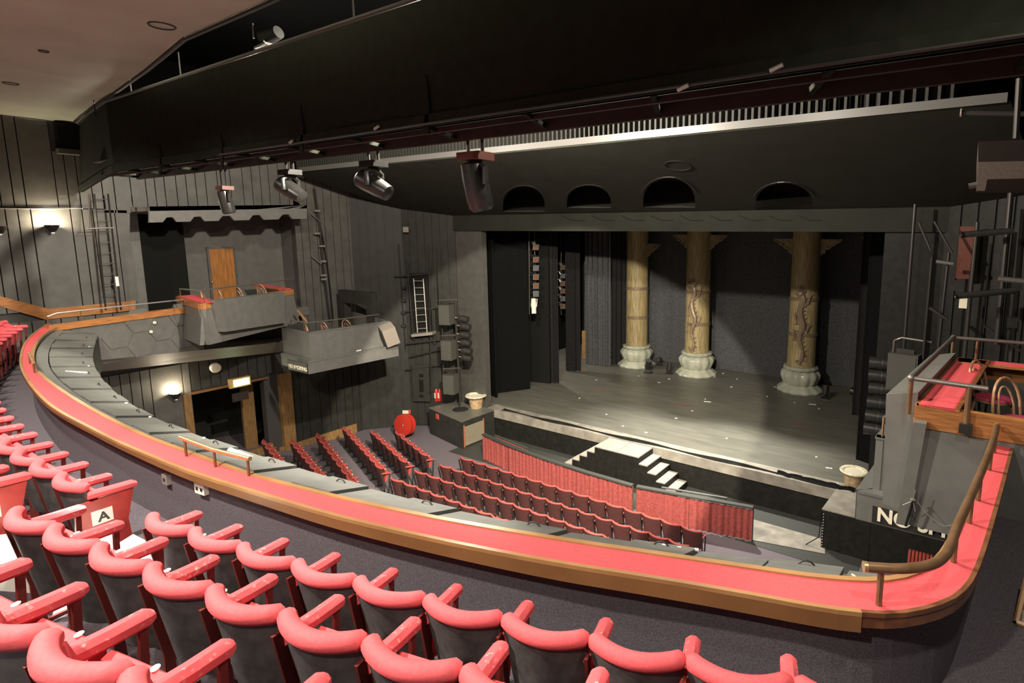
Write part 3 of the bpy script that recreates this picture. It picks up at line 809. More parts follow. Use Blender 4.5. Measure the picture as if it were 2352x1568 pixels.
drape('stage_border', (-9, 17.2, 0), (9, 17.2, 0), 8.2, 11.5, 'drape', 'black border cloth hanging above the stage', .04, 30)
# bright gap to the wings
o = MB().b2(tuple(pz(1332, 833, ZS) + V((-.5, .9, 0))), tuple(pz(1344, 833, ZS) + V((.0, 1.0, 1.5)))).build('wing_door', 'wood_light'); tag(o, 'lit wooden door glimpsed through the gap between the left curtains', 'door')
# ---- golden columns
def column(front, wpx, wb, name, label, dragon, dpx=None):
    f = pz(*front, ZS); dd = depth(f)
    rs = wpx * dd / F_PX / 2; rb = wb * dd / F_PX / 2; c = f + V((f.x - CAM.x, f.y - CAM.y, 0)).normalized() * rb * 1.08; k = dd * 1.03 / F_PX
    rs *= 1.03; rb *= 1.03
    root = thing('column', label, 'column', c)
    sc = lambda r, z, a: .035 * abs(math.cos(6 * a)) if z > .01 else 0
    S = rb / .72
    MB().lathe([(.80 * S, 0), (.82 * S, .05), (.78 * S, .12), (.66 * S, .19 * S), (.58 * S, .26 * S)], c, 48, lambda r, z, a: .07 * (abs(math.cos(6 * a)) - .4)).build('base_skirt', 'glaze', root, True)
    MB().lathe([(.56 * S, .26 * S), (.60 * S, .30 * S), (.64 * S, .40 * S), (.70 * S, .55 * S), (.70 * S, .66 * S), (.62 * S, .76 * S), (.52 * S, .80 * S)], c, 60, lambda r, z, a: .10 * (abs(math.cos(6 * a)) - .6)).build('base_bulb', 'glaze', root, True)
    MB().lathe([(.52 * S, .79 * S), (.60 * S, .82 * S), (.62 * S, .88 * S), (.58 * S, .93 * S), (.46 * S, .94 * S)], c, 60, lambda r, z, a: .05 * (abs(math.cos(7 * a)) - .5)).build('base_collar', 'glaze', root, True)
    sh = MB(); sh.lathe([(rs * 1.02, .9 * S), (rs, 2.5), (rs, 6.0), (rs, 9.2)], c, 40, lambda r, z, a: .012 * math.cos(12 * a)); sh.build('shaft', 'gold', root, True)
    return root, c, rs, S
def ring(root, c, rs, yp):
    d = ray(P_X, yp); z = py(*(0, 0), 1).z
    return
def z_at(xp, yp, Y): return py(xp, yp, Y).z
C = []
for front, wpx, wb, rings, brk, lab, dr in (
    ((1462, 847), 49, 74, (664, 731), 590, 'golden bamboo column on a green lotus base, leftmost and plain', None),
    ((1599, 868), 54, 81, (672, 746), 572, 'middle golden column with a bronze dragon and pale lotus base', [(1590, 650), (1598, 672), (1588, 690), (1590, 712), (1598, 732), (1592, 750), (1586, 762), (1592, 780), (1594, 800), (1586, 808), (1580, 797)]),
    ((1836, 907), 61, 89, (688, 770), 585, 'rightmost golden column with a bronze dragon and green lotus base', [(1838, 668), (1848, 690), (1838, 705), (1838, 728), (1846, 748), (1836, 768), (1836, 780), (1842, 800), (1844, 820), (1834, 838), (1826, 828)])):
    root, c, rs, S = column(front, wpx, wb, 'column', lab, dr)
    C.append((root, c, rs))
    yf = c.y - rs
    for yp in rings:
        z = z_at(front[0], yp, yf)
        MB().lathe([(rs * 1.0, -.07), (rs * 1.06, -.06), (rs * 1.075, -.03), (rs * 1.035, -.01), (rs * 1.035, .03), (rs * 1.07, .05), (rs * 1.0, .07)], V((c.x, c.y, z)), 40).build('band', 'bronze', root, True)
    zb = z_at(front[0], brk, yf); zt = 7.62
    for sgn in (-1, 1):
        prof = [(rs * .97, zb - .05), (rs * 1.12, zb + .02), (rs * 1.3, zb + .06), (rs * 1.34, zb + .2), (rs * 1.6, zb + .22), (rs * 1.72, zb + .34), (rs * 1.95, zb + .36), (rs * 2.1, zb + .5), (rs * 2.35, zb + .52), (rs * 2.4, zb + .64), (rs * .97, zb + .64)]
        b = MB().prism([V((c.x + sgn * x, c.y - .07, z)) for x, z in prof], (0, .14, 0)).build('bracket', 'gold_dark', root)
        for i in range(3):
            MB().tube([V((c.x + sgn * rs * (1.2 + .4 * i), c.y - .08, zb + .18 + .14 * i)), V((c.x + sgn * rs * (1.55 + .38 * i), c.y - .08, zb + .3 + .13 * i))], .03, 6).build('scroll', 'bronze', b)
    if dr:
        def surf(xp, yp, lift):                        # point on the shaft surface seen at a pixel
            d = ray(xp, yp); o_ = CAM.xy - c.xy; dx = d.xy
            A = dx.dot(dx); B = 2 * o_.dot(dx); Cc = o_.dot(o_) - (rs + lift) ** 2; D = B * B - 4 * A * Cc
            t = (-B - math.sqrt(max(D, 0))) / (2 * A); return CAM + d * t
        body = [surf(*q_, .035) for q_ in dr]; bs = smooth(body, 2); n_ = len(bs)
        h = wpx / 54 * 1.12
        rad = [.05 * h + .055 * h * math.sin(math.pi * min(1, (i / n_) * 1.25 + .12)) if i / n_ < .72 else max(.018, .085 * h * (1 - i / n_) / .3) for i in range(n_)]
        dg = MB().tube(bs, rad, 8).build('dragon', 'bronze', root, True)
        sp = MB()
        for i in range(3, n_ - 2, 2):
            p = bs[i]; t = (bs[i + 1] - bs[i - 1]).normalized(); out = (p - V((c.x, c.y, p.z))).normalized(); s_ = t.cross(out).normalized()
            if s_.x < 0: s_ = -s_
            q0 = p + s_ * rad[i] * .7
            sp.add([q0 + t * .045, q0 - t * .045, q0 + out * .05, q0 + s_ * .12 * h - t * .04 + out * .02], [(0, 1, 3), (1, 2, 3), (2, 0, 3), (0, 2, 1)])
        sp.build('dragon_spines', 'bronze', dg)
        hx, hy = dr[0]; hd = MB()
        p1, p2 = surf(hx + 2, hy + 6, .05), surf(hx - 10, hy + 7, .09)
        hd.ball(p1, .105 * h, 10, 6); hd.tube([p1, (p1 + p2) / 2 + V((0, -.02, .03)), p2], [.1 * h, .085 * h, .045 * h], 8)
        q2 = surf(hx - 8, hy + 13, .08); hd.tube([p1 - V((0, 0, .05)), q2], [.07 * h, .03 * h], 6)
        for ax, ay in ((-6, -9), (0, -12), (6, -11), (11, -6), (13, 1), (12, 8), (-11, -3), (9, 14)):
            e = surf(hx + ax, hy + ay, .08); hd.tube([p1, e], [.045 * h, .008], 5)
        hd.build('dragon_head', 'bronze', dg, True)
        for (ax, ay), (bx, by), (cx_, cy_) in (((4, 32), (18, 24), (22, 12)), ((-2, 42), (-12, 48), (-9, 62)), ((4, 78), (14, 82), (19, 72)), ((-4, 84), (-14, 78), (-13, 94))):
            sx = wpx / 54
            P0, P1, P2 = surf(hx + ax * sx * .9, hy + ay * 1.15, .04), surf(hx + bx * sx * .9, hy + by * 1.15, .07), surf(hx + cx_ * sx * .9, hy + cy_ * 1.15, .06)
            lg = MB().tube([P0, P1, P2], [.055 * h, .045 * h, .035 * h], 6)
            for e in (-1, 0, 1): lg.tube([P2, P2 + V((e * .07 * h + .02, -.02, .1 * h * (1 if cy_ < by else -1)))], [.028 * h, .008], 5)
            lg.build('dragon_leg', 'bronze', dg, True)
# right-hand bracket of a fourth column, lost in the dark
b_ = py(2000, 556, C[2][1].y)
o = MB().prism([b_ + V(k) for k in ((-.35, 0, .2), (.2, 0, .2), (.2, 0, -.35), (.1, 0, -.2), (-.05, 0, -.12), (-.2, 0, .02))], (0, .14, 0)).build('hanging_bracket', 'gold_dark'); tag(o, 'dim gilded bracket hanging in the dark right of the columns', 'bracket')
# ---- lamps on the stage floor
def floor_lamp(x, y, label, s=1.0, aim=(0, -1, .25), lens='gel_grey'):
    p = pz(x, y, ZS); r = thing('stage_lamp', label, 'stage lamp', p)
    MB().box(p + V((0, 0, .02)), (.3 * s, .22 * s, .04)).build('base_plate', 'lamp_black', r)
    MB().tube([p + V((-.13 * s, 0, .04)), p + V((-.15 * s, 0, .3 * s)), p + V((-.13 * s, 0, .34 * s))], .015, 6).tube([p + V((.13 * s, 0, .04)), p + V((.15 * s, 0, .3 * s)), p + V((.13 * s, 0, .34 * s))], .015, 6).build('yoke', 'lamp_black', r)
    c = p + V((0, 0, .32 * s))
    MB().lathe([(.04 * s, -.2 * s), (.10 * s, -.16 * s), (.12 * s, .06 * s), (.125 * s, .2 * s)], c, 14, axis=aim).build('can', 'lamp_black', r, True)
    MB().lathe([(.11 * s, .19 * s), (.11 * s, .205 * s)], c, 14, axis=aim).build('lens', lens, r)
floor_lamp(1489, 856, 'black floor lamp in front of the first column base', 1.25, (.3, -.3, 1))
floor_lamp(1514, 839, 'small floor lamp with a shiny lens right of the first column', 1.0, (.1, -1, .15), 'chrome')
floor_lamp(1537, 858, 'slim upright floor lamp between the first two columns', 1.0, (0, .2, 1))
floor_lamp(1895, 916, 'slim upright floor lamp at the right foot of the dragon column', 1.1, (0, .2, 1))
floor_lamp(1968, 925, 'floor lamp with a glossy can beside the right stage flat', 1.3, (-1, .1, .25), 'chrome')
# ---- tape marks and litter
for i, ((x0, y0), (x1, y1)) in enumerate((((1361, 892), (1402, 898)), ((1539, 925), (1590, 932)), ((1815, 976), (1862, 983)))):
    a, b = pz(x0, y0, ZS + .004), pz(x1, y1, ZS + .004); t = (b - a).normalized(); n = V((-t.y, t.x, 0)) * .022
    o = MB().add([a - n, b - n, b + n, a + n], [(0, 1, 2, 3)]).build('floor_tape', 'tape_red'); tag(o, 'strip of red tape on the stage floor, %s of three' % ('leftmost', 'middle', 'rightmost')[i], 'tape')
bits = [(1467, 863, 1), (1620, 916, 0), (1514, 878, 2), (1537, 870, 2), (1642, 865, 1), (1661, 857, 2), (1693, 870, 1), (1680, 888, 2), (1762, 910, 1), (1331, 914, 1), (1590, 943, 1), (1625, 922, 3), (1866, 928, 3), (1825, 924, 1), (1881, 938, 1), (1393, 951, 1), (1431, 978, 1), (1484, 993, 2), (1669, 1006, 1), (1875, 1049, 1), (1901, 1074, 2), (1909, 1075, 1), (1920, 1110, 2), (1780, 888, 2), (1553, 960, 2), (1370, 872, 1)]
wheres = ['left', 'centre', 'right']
for i, (x, y, k) in enumerate(sorted(bits)):
    p = pz(x, y, ZS + .006); L = (.05, .06, .1, .28)[k]
    o = MB().box(p, (L, .055, .01), .25).build('tape_mark', 'white'); tag(o, '%s %s on the black stage floor, %s counting from the left' % (('tiny', 'small', 'short', 'long')[k], ('white speck', 'white speck', 'white tape strip', 'white tape strip')[k], ORD[i]), 'tape', 'white marks on the stage floor')
# ---- lamp ladders in the left wing
def lantern(c, aim, s, r_, gel):
    aim = V(aim).normalized()
    o = thing('stage_lantern', r_[0], 'stage lantern', c, r_[1])
    MB().lathe([(.05 * s, -.3 * s), (.09 * s, -.26 * s), (.11 * s, .02 * s), (.13 * s, .2 * s)], c, 12, axis=aim).build('can', 'alu' if r_[2] else 'lamp_black', o, True)
    M = aim.to_track_quat('Z', 'Y').to_matrix()
    MB().box(V(c) + aim * .24 * s, (.34 * s, .34 * s, .02), M=M).build('colour_frame', 'gel_grey', o)
    MB().box(V(c) + aim * .255 * s, (.25 * s, .25 * s, .01), M=M).build('colour_gel', gel, o)
    MB().tube([V(c) + V((0, 0, 0)), V(c) + V((0, .12, .16)) * s], .015, 5).build('yoke', 'pipe_dark', o)
pl = pz(1217, 882, ZS) + V((.15, .5, 0))
yl = pl.y
for j, (xp, ys_, lab, Yl) in enumerate(((1228, (563, 592, 612, 633, 654, 673), 'nearer lamp ladder', 17.6), (1290, (610, 630, 648, 666, 684, 702), 'farther lamp ladder', 21.5))):
    lad = thing('lamp_ladder', 'hanging pipe frame of the %s in the left wing' % lab, 'lamp frame', py(xp - 12, 700, Yl + .25))
    a, b = py(xp - 12, 530, Yl + .25), py(xp - 12, 722, Yl + .25)
    MB().tube([V((a.x, a.y, 9.6)), b], .025, 6).tube([V((a.x + .3, a.y, 9.6)), b + V((.3, 0, 0))], .025, 6).build('pipes', 'pipe_dark', lad)
    for k, yp in enumerate(ys_):
        c = py(xp, yp, Yl)
        lantern(c, (.75, -.5, -.45 + .08 * k), .72 if j == 0 else .72, ('%s lantern from the top on the %s in the left wing' % (ORD[k], lab), 'lanterns on the ' + lab, k == 0), ('gel_amber', 'gel_grey')[(k + j) % 3 == 2])
        MB().tube([V((a.x, a.y, c.z + .1)), V((a.x + .3, a.y, c.z + .1))], .02, 5).build('rung', 'pipe_dark', lad)
c = py(1226, 703, 17.6); o = thing('profile_spotlight', 'pale profile spotlight hanging below the nearer lamp ladder', 'spotlight', c)
MB().lathe([(.03, -.34), (.10, -.3), (.12, 0), (.1, .1), (.1, .3)], c, 12, axis=(.1, -.1, -1)).build('barrel', 'cream', o, True)
MB().tube([c + V((-.15, 0, 0)), c + V((-.15, .05, .3)), c + V((.15, .05, .3)), c + V((.15, 0, 0))], .015, 5).build('yoke', 'cream', o)
# ================================================================== STALLS
PS = .547
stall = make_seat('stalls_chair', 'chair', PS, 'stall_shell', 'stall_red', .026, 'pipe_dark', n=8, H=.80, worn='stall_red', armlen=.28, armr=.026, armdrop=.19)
def stall_row(P0, P1, n, rowlab, face=1):
    d = (P1 - P0); L = d.length; d = d / L; rz = math.atan2(d.y, d.x)
    nn = V((-d.y, d.x, 0))
    for i in range(n):
        c = P0 + d * (L * (i + .5) / n)
        p = V((c.x, c.y, 0)) - nn * .01; p.z = floor_z(p.y - .05) if p.y < 11.9 else 0
        o = place(stall, p, rz, '%s dark red stalls chair from the left in the %s' % (ORD[i], rowlab), 'stalls chairs ' + rowlab)
        o.scale = (L / n / PS, 1, 1)
        if i == n - 1:
            for e in [k for k in stall.children if k.name.startswith(('armrest', 'side_frame', 'arm_post'))]:
                q_ = e.copy(); col.objects.link(q_); q_.parent = o; q_.location.x = PS
HT = .80
rowsC = [((1055, 1048), (1612, 1222), 15, 'front centre row'), ((1008, 1065), (1582, 1254), 16, 'second centre row'), ((950, 1078), None, 15, 'third centre row'), ((895, 1095), None, 15, 'fourth centre row')]
pr = prk(1055, 1048, HT); pr2 = prk(1612, 1222, HT)
last = None
for (a, b, n, lab) in rowsC:
    P0 = prk(*a, HT)
    P1 = prk(*b, HT) if b else V((P0.x + n * PS, P0.y, P0.z))
    stall_row(P0, P1, n, lab)
rowsL = [((908, 988), (978, 1045), 5, 'front angled left row'), ((852, 988), (930, 1060), 6, 'second angled left row'), ((788, 980), (875, 1075), 8, 'third angled left row'), ((727, 995), (810, 1105), 8, 'fourth angled left row'), ((668, 1010), (735, 1090), 7, 'fifth angled left row'), ((603, 1010), (660, 1082), 6, 'sixth angled left row')]
for a, b, n, lab in rowsL:
    stall_row(prk(*a, HT), prk(*b, HT), n, lab)
drop(stall)
# ---- orchestra pit
m = MB().b2((-6.6, 13.2, -.02), (7.0, YS + .1, .012))
struct(m.build('floor_pit', 'fence_black'), 'dark floor between the curtained rail and the stage')
o = MB().prism([pz(1727, 1192, .02), pz(1895, 1240, .02), pz(1895, 1272, .02), pz(1727, 1240, .02)], (0, 0, .01)).build('floor_lit_patch', 'stage_lip'); struct(o, 'lit floor painted pale beside the right end of the curtained rail')  # light falling on this floor is put into a paler patch
# curtained rail
fp = [(1112, 1055), (1172, 1085), (1252, 1118), (1345, 1152), (1453, 1187), (1462, 1189), (1582, 1214), (1727, 1243)]
FB = [pz(*c, 0) for c in fp]
tops = [py(x, y, FB[i].y).z for i, (x, y) in enumerate(((1112, 1000), (1172, 1022), (1252, 1051), (1345, 1080), (1453, 1111), (1462, 1113), (1582, 1138), (1727, 1163)))]
HF = sum(tops) / len(tops)
segs = [(0, 1), (1, 2), (2, 3), (3, 4), (5, 6), (6, 7)]
for k, (i, j) in enumerate(segs):
    a, b = FB[i], FB[j]; t = b - a; L = t.length; t = t / L; n = V((-t.y, t.x, 0))
    r = thing('pit_rail', 'red curtained pit rail section, %s from the left' % ORD[k], 'barrier', a, 'curtained pit rail sections')
    NW = max(16, int(L * 30)); rows = []
    for z, am in ((.04, 1.2), (HF * .5, 1.0), (HF - .08, .6)):
        rows.append([V((*(a + t * L * q_ / NW - n * (.03 + .022 * am * (math.sin(q_ * 1.3) + .6 * math.sin(q_ * .61 + k)))).xy, z)) for q_ in range(NW + 1)])
    mb = MB(); mb.strip(rows); mb.strip([[p + n * .012 for p in r_] for r_ in reversed(rows)]); mb.build('curtain', 'red_curtain', r, True)
    MB().hexa([a - n * .07, b - n * .07, b + n * .07, a + n * .07] + [p + V((0, 0, .045)) for p in (a - n * .07, b - n * .07, b + n * .07, a + n * .07)]).build('top_rail', 'fence_black', r).location.z = HF - .04
    for e in (a, b): MB().tube([e, e + V((0, 0, HF - .04))], .022, 8).build('post', 'rail_brown' if k in (3, 4) else 'fence_black', r)
for (x0, y0), (x1, y1), lab in (((1137, 999), (1211, 1029), 'short black rail standing behind the left end of the red curtain'), ((1520, 1119), (1670, 1144), 'long black rail standing behind the right half of the red curtain')):
    a, b = py(x0, y0, 14.0), None
    a = pz(x0, y0, HF); b = pz(x1, y1, HF)
    r = thing('back_rail', lab, 'barrier', V((a.x, a.y, 0)))
    MB().tube([a, b], .03, 8).build('rail', 'fence_black', r)
    t = (b - a)
    for k in (0.02, .98): q_ = a + t * k; MB().tube([V((q_.x, q_.y, 0)), q_], .02, 6).build('post', 'fence_black', r)
    if x0 < 1300:
        n_ = V((-t.y, t.x, 0)).normalized() * .02
        MB().hexa([V((*(p).xy, HF - .32)) for p in (a - n_, b - n_, b + n_, a + n_)] + [V((*(p).xy, HF - .06)) for p in (a - n_, b - n_, b + n_, a + n_)]).build('curtain', 'red_curtain', r)
# step unit in the pit
A, B, C_, D = (pz(*c, ZS) for c in ((1394.6, 1006.5), (1494.9, 1030.7), (1465.3, 1049), (1365.6, 1024.6)))
x0, x1, y0, y1 = D.x, B.x, (C_.y + D.y) / 2, YS - .05
st = thing('pit_steps', 'black step unit with pale treads descending both sides from the stage front', 'steps', ((x0 + x1) / 2, y0, 0))
xm = (x0 + x1) / 2
for a, b in ((x0, xm - .006), (xm + .006, x1)):
    MB().b2((a, y0, 0), (b, y1, ZS - .03)).build('platform_body', 'stage_black', st)
    MB().b2((a, y0 - .01, ZS - .03), (b, y1, ZS)).build('platform_top', 'tread', st)
for k in range(1, 5):
    z = ZS - .205 * k
    for sgn, xe in ((-1, x0), (1, x1)):
        a, b = sorted((xe + sgn * .3 * (k - 1), xe + sgn * .3 * k))
        MB().b2((a, y0, 0), (b, y1, z - .03)).build('riser_block', 'stage_black', st)
        MB().b2((a, y0 - .01, z - .03), (b, y1, z)).build('tread', 'tread', st)
# ---- side cabinets flanking the stage front
def cab(name, label, pts, z0, z1, m_='wall_dark', top='stage_lip'):
    r = thing(name, label, 'cabinet', pts[0])
    P = [V((p.x, p.y, z0)) for p in pts]; n = len(P)
    MB().prism(P, (0, 0, z1 - z0 - .03)).build('body', m_, r)
    c = sum(P, V()) / n
    MB().prism([V((*(c + (p - c) * 1.015).xy, z1 - .03)) for p in P], (0, 0, .03)).build('top', top, r)
    return r
a, b, c_ = pz(985, 936, ZS), pz(1060, 968, ZS), pz(1113, 949, ZS)
lc = cab('side_cabinet', 'grey topped black cabinet with a grille left of the pit', [a, b, c_, V((c_.x, YS + .02, 0)), V((a.x + .35, YS + .02, 0))], 0, ZS + .004, top='stage_floor')
t = (c_ - b).normalized(); n = V((t.y, -t.x, 0))
g0, g1 = b + t * .1 + n * .012, c_ - t * .08 + n * .012
MB().hexa([V((*p.xy, .08)) for p in (g0, g1, g1 - n * .02, g0 - n * .02)] + [V((*p.xy, .82)) for p in (g0, g1, g1 - n * .02, g0 - n * .02)]).build('grille_back', 'groove', lc)
for k in range(14):
    z = .1 + k * .052; MB().hexa([V((*p.xy, z)) for p in (g0 + n * .02, g1 + n * .02, g1, g0)] + [V((*p.xy, z + .03)) for p in (g0 + n * .02, g1 + n * .02, g1, g0)]).build('louvre', 'grille', lc)
for p in (g0, g1): MB().tube([V((*p.xy, .05)), V((*p.xy, .88))], .03, 6).build('grille_post', 'rust', lc)
p = pz(1000, 943, ZS - .02); MB().box(b.lerp(a, .72) + V((0, 0, -.2)) + (V((-(b - a).y, (b - a).x, 0)).normalized()) * -.02, (.2, .03, .2), math.atan2((b - a).y, (b - a).x)).build('sticker', 'tape_red', lc)
a, b, c_ = pz(1890, 1168, ZS), pz(1917, 1134, ZS), pz(2112, 1226, ZS)
rc = cab('side_cabinet', 'long black cabinet with a grey top right of the pit below the boxes', [a, V((c_.x + .5, a.y, 0)), V((c_.x + .5, YS + .02, 0)), V((b.x, YS + .02, 0))], 0, ZS + .004, 'stage_black', 'stage_lip')
MB().b2((a.x + 1.08, a.y - .006, 0), (a.x + 1.1, a.y + .01, ZS - .05)).build('door_gap', 'black', rc)
for k in range(12): MB().ball(V((a.x + .03, a.y - .02, .1 + k * .075)), .016, 6, 4).build('stud', 'alu', rc)
MB().tube([V((a.x - .02, a.y, ZS - .1)), V((a.x - .05, a.y - .05, .3)), V((a.x - .35, a.y - .1, .02))], .012, 5).build('cable', 'black', rc)
# urns
def urn(x, y, label, s=1.0, loc=None):
    p = loc or pz(x, y, ZS); r = thing('urn_planter', label, 'planter', p)
    MB().lathe([(.27 * s, 0), (.29 * s, .05 * s), (.34 * s, .42 * s), (.36 * s, .5 * s)], p, 24).build('pot', 'terracotta', r, True)
    MB().lathe([(.34 * s, .5 * s), (.46 * s, .54 * s), (.50 * s, .60 * s), (.47 * s, .64 * s), (.36 * s, .62 * s), (.34 * s, .56 * s)], p, 28).build('rim', 'urn_cream', r, True)
    MB().lathe([(.01, .575 * s), (.37 * s, .58 * s), (.37 * s, .585 * s)], p, 24).build('fill', 'cream', r, True)
urn(1094, 936, 'cream rimmed terracotta urn on the stage lip at left', .82)
urn(0, 0, 'bronze urn with a cream rim half hidden behind the right box', .72, V((6.45, YS + .5, ZS)))
o = MB().ball(pz(1113, 924, ZS) + V((.1, .1, .06)), .08, 8, 5).build('white_bundle', 'white_plastic', None, True); tag(o, 'small white bundle on the stage beside the terracotta urn', 'bundle')
o = MB().b2(tuple(pz(1140, 893, ZS) + V((0, .05, 0))), tuple(pz(1140, 893, ZS) + V((.3, .4, .3)))).build('crate', 'terracotta'); tag(o, 'small brown box on the stage floor behind the left flat', 'box')
# ================================================================== LEFT SIDE: ARM, BOXES
def vplane(a, b): t = (V(b) - V(a)); t.z = 0; t.normalize(); return V(a), V((t.y, -t.x, 0))
A0, A1 = pz(112, 749, 5.8), pz(446, 704, 5.8)
pA, nA = vplane(A0, A1)
if nA.x < 0: nA = -nA
struct(MB().prism([V((WL, 2.6, ZA - .35)), V((A0.x - .15, 2.6, ZA - .35)), V((A0.x - .15, A0.y, ZA - .35)), V((A1.x - .15, A1.y, ZA - .35)), V((WL, A1.y, ZA - .35))], (0, 0, .348)).build('floor_side_aisle', 'carpet'), 'carpeted side aisle behind the left parapet')
arm = thing('circle_side_parapet', 'grey parapet with hexagon reliefs and wooden rail along the left wall', 'parapet', V((A0.x, A0.y, 4.6)))
def face(name, pxs, m_, par, p, n, th=.06, out=0.0):
    pts = [ppl(x, y, V(p) + V(n) * out, n) for x, y in pxs]
    return MB().prism(pts, V(n) * -th).build(name, m_, par)
face('panel', [(112, 757), (446, 712), (470, 803), (214, 828), (120, 800)], 'grey_paint', arm, pA, nA, .12)
face('wood_rail', [(112, 748), (446, 702), (446, 716), (112, 762)], 'wood', arm, pA, nA, .16, .05)
# sloping soffit below the arm
b0, b1 = ppl(214, 828, pA, nA), ppl(672, 783, pA, nA)
MB().hexa([b0 + V((-.9, 0, -.45)), b1 + V((-.7, 0, -.45)), b1 + V((-1.4, 0, -.45)), b0 + V((-1.5, 0, -.45)), b0, b1, b1 + V((-1.2, 0, 0)), b0 + V((-1.2, 0, 0))]).build('soffit', 'speaker_box', arm)
def hexpl(cx, cy, r):
    c = ppl(cx, cy, pA, nA); t = V((-nA.y, nA.x, 0)); pts = [c + (t * math.cos(k * math.pi / 3) + V((0, 0, math.sin(k * math.pi / 3)))) * r for k in range(6)]
    MB().prism([p + nA * .0 for p in pts], nA * .035).build('hexagon', 'grey_paint', arm)
t_ = (A1 - A0); t_.z = 0; t_.normalize(); h0 = ppl(268, 772, pA, nA)
for i, j in ((0, 0), (1, -1), (2, 0), (3, -1), (3, 1), (4, 0), (1, 1)):
    rr = .36; c = h0 + t_ * 1.5 * rr * i + V((0, 0, .866 * rr * j))
    MB().prism([c + (t_ * math.cos(k * math.pi / 3) + V((0, 0, math.sin(k * math.pi / 3)))) * rr * .94 for k in range(6)], nA * .02).build('hexagon', 'grey_paint', arm)
rl = [ppl(x, y, pA + nA * -.03, nA) for x, y in ((108, 727), (130, 719), (260, 705), (420, 688))]
r = thing('side_handrail', 'thin steel handrail above the wooden rail of the left parapet', 'handrail', V((rl[0].x, rl[0].y, 5.8)))
MB().tube(rl, .018, 8).build('rail', 'alu', r, True)
for p in (rl[0], rl[1].lerp(rl[2], .4), rl[2].lerp(rl[3], .3), rl[3]): MB().tube([V((p.x, p.y, 5.8)), p], .012, 6).build('post', 'rail_brown', r)
a, b = ppl(418, 705, pA + nA * .09, nA), ppl(392, 778, pA + nA * .09, nA)
# floor lamp bracket things on the panel
for (x, y) in ((355, 741), (347, 762)):
    MB().ball(ppl(x, y, pA + nA * .05, nA), .045, 8, 5).build('lamp_hook', 'cream', arm, True)

# ---- recess of the upper left box
XR_ = WL - 1.4
m = MB().b2((XR_ - .1, RY0 - .3, 4.6), (XR_, RY1 + .3, 9)).b2((XR_, RY0 - .3, 4.6), (WL - .02, RY0, 9)).b2((XR_, RY1, 4.6), (WL - .02, RY1 + .3, 9)).b2((XR_, RY0 - .3, RZ1 + .3), (WL - .02, RY1 + .3, RZ1 + .5)).b2((XR_, RY0, 4.9), (WL + .1, RY1, 5.2))
struct(m.build('wall_box_recess', 'grey_paint'), 'grey recess behind the upper left box')
yb = px(413, 600, XR_).y
o = MB().b2((XR_, RY0, 5.2), (XR_ + .5, yb, RZ1 + .3)).build('wall_recess_dark', 'black'); struct(o, 'black curtained passage left of the box door')
d0, d1 = px(478, 572, XR_), px(533, 572, XR_)
dr = struct(MB().b2((XR_, d0.y, 5.2), (XR_ + .05, d1.y, d0.z)).build('door_1', 'door_wood'), 'varnished brown wooden door at the back of the upper left box')
MB().b2((XR_, d0.y - .07, 5.2), (XR_ + .06, d0.y, d0.z + .07)).b2((XR_, d1.y, 5.2), (XR_ + .06, d1.y + .07, d0.z + .07)).b2((XR_, d0.y, d0.z), (XR_ + .06, d1.y, d0.z + .07)).build('door_frame', 'wall_grey', dr)
MB().ball(px(488, 648, XR_ + .1), .04, 10, 6).build('door_knob', 'brass', dr, True)
# canopy with notched lower edge
XCN = -9.9
top = [px(343, 474, XCN), px(705, 470, XCN)]
low = [(705, 502), (672, 502.8), (663, 491.8), (649, 492.6), (640, 503.6), (606, 504.5), (597, 493.5), (581, 494.3), (572, 505.3), (538, 506.2), (529, 495.2), (511, 496.0), (502, 507.0), (470, 507.8), (461, 496.8), (446, 497.7), (437, 508.7), (406, 509.4), (397, 498.4), (383, 499.2), (374, 510.2), (343, 511)]
cn = thing('box_canopy', 'grey canopy with a notched edge above the upper left box', 'canopy', V((XCN, top[0].y, top[0].z - .3)))
MB().prism(top + [px(x, y, XCN) for x, y in low], (-.08, 0, 0)).build('fascia', 'grey_paint', cn)
MB().hexa([top[0] + V((0, 0, -.12)), top[1] + V((0, 0, -.12)), V((WL, top[1].y, top[1].z - .12)), V((WL, top[0].y, top[0].z - .12)), top[0], top[1], V((WL, top[1].y, top[1].z)), V((WL, top[0].y, top[0].z))]).build('top_board', 'grey_paint', cn)
# ---- bentwood chairs
def make_chair():
    root = bpy.data.objects.new('bentwood_chair', None); col.objects.link(root); root['category'] = 'chair'
    def arch(w, h, z0, y, rr):
        pts = []
        for k in range(13):
            a = math.pi * k / 12
            pts.append(V((-w * math.cos(a), y - .08 * math.sin(a), z0 + h * (math.sin(a) ** .7))))
        return MB().tube(pts, rr, 7)
    arch(.19, .44, .46, -.19, .017).build('back_hoop', 'bentwood', root, True)
    arch(.105, .33, .46, -.19, .012).build('inner_hoop', 'bentwood', root, True)
    MB().lathe([(.02, .44), (.2, .44), (.21, .455), (.19, .475), (.02, .48)], (0, 0, 0), 20).build('seat', 'pink_seat', root, True)
    MB().lathe([(.2, .41), (.215, .42), (.215, .445), (.2, .45)], (0, 0, 0), 20).build('seat_ring', 'bentwood', root, True)
    for sx in (-1, 1):
        for sy in (-1, 1): MB().tube([(sx * .14, sy * .14, .43), (sx * .17, sy * .17, .2), (sx * .2, sy * .21, 0)], .016, 7).build('leg', 'bentwood', root, True)
    MB().tube([V((.16 * math.cos(k * .5236), .16 * math.sin(k * .5236), .2)) for k in range(12)], .009, 5, loop=True).build('leg_ring', 'bentwood', root, True)
    return root
bch = make_chair()
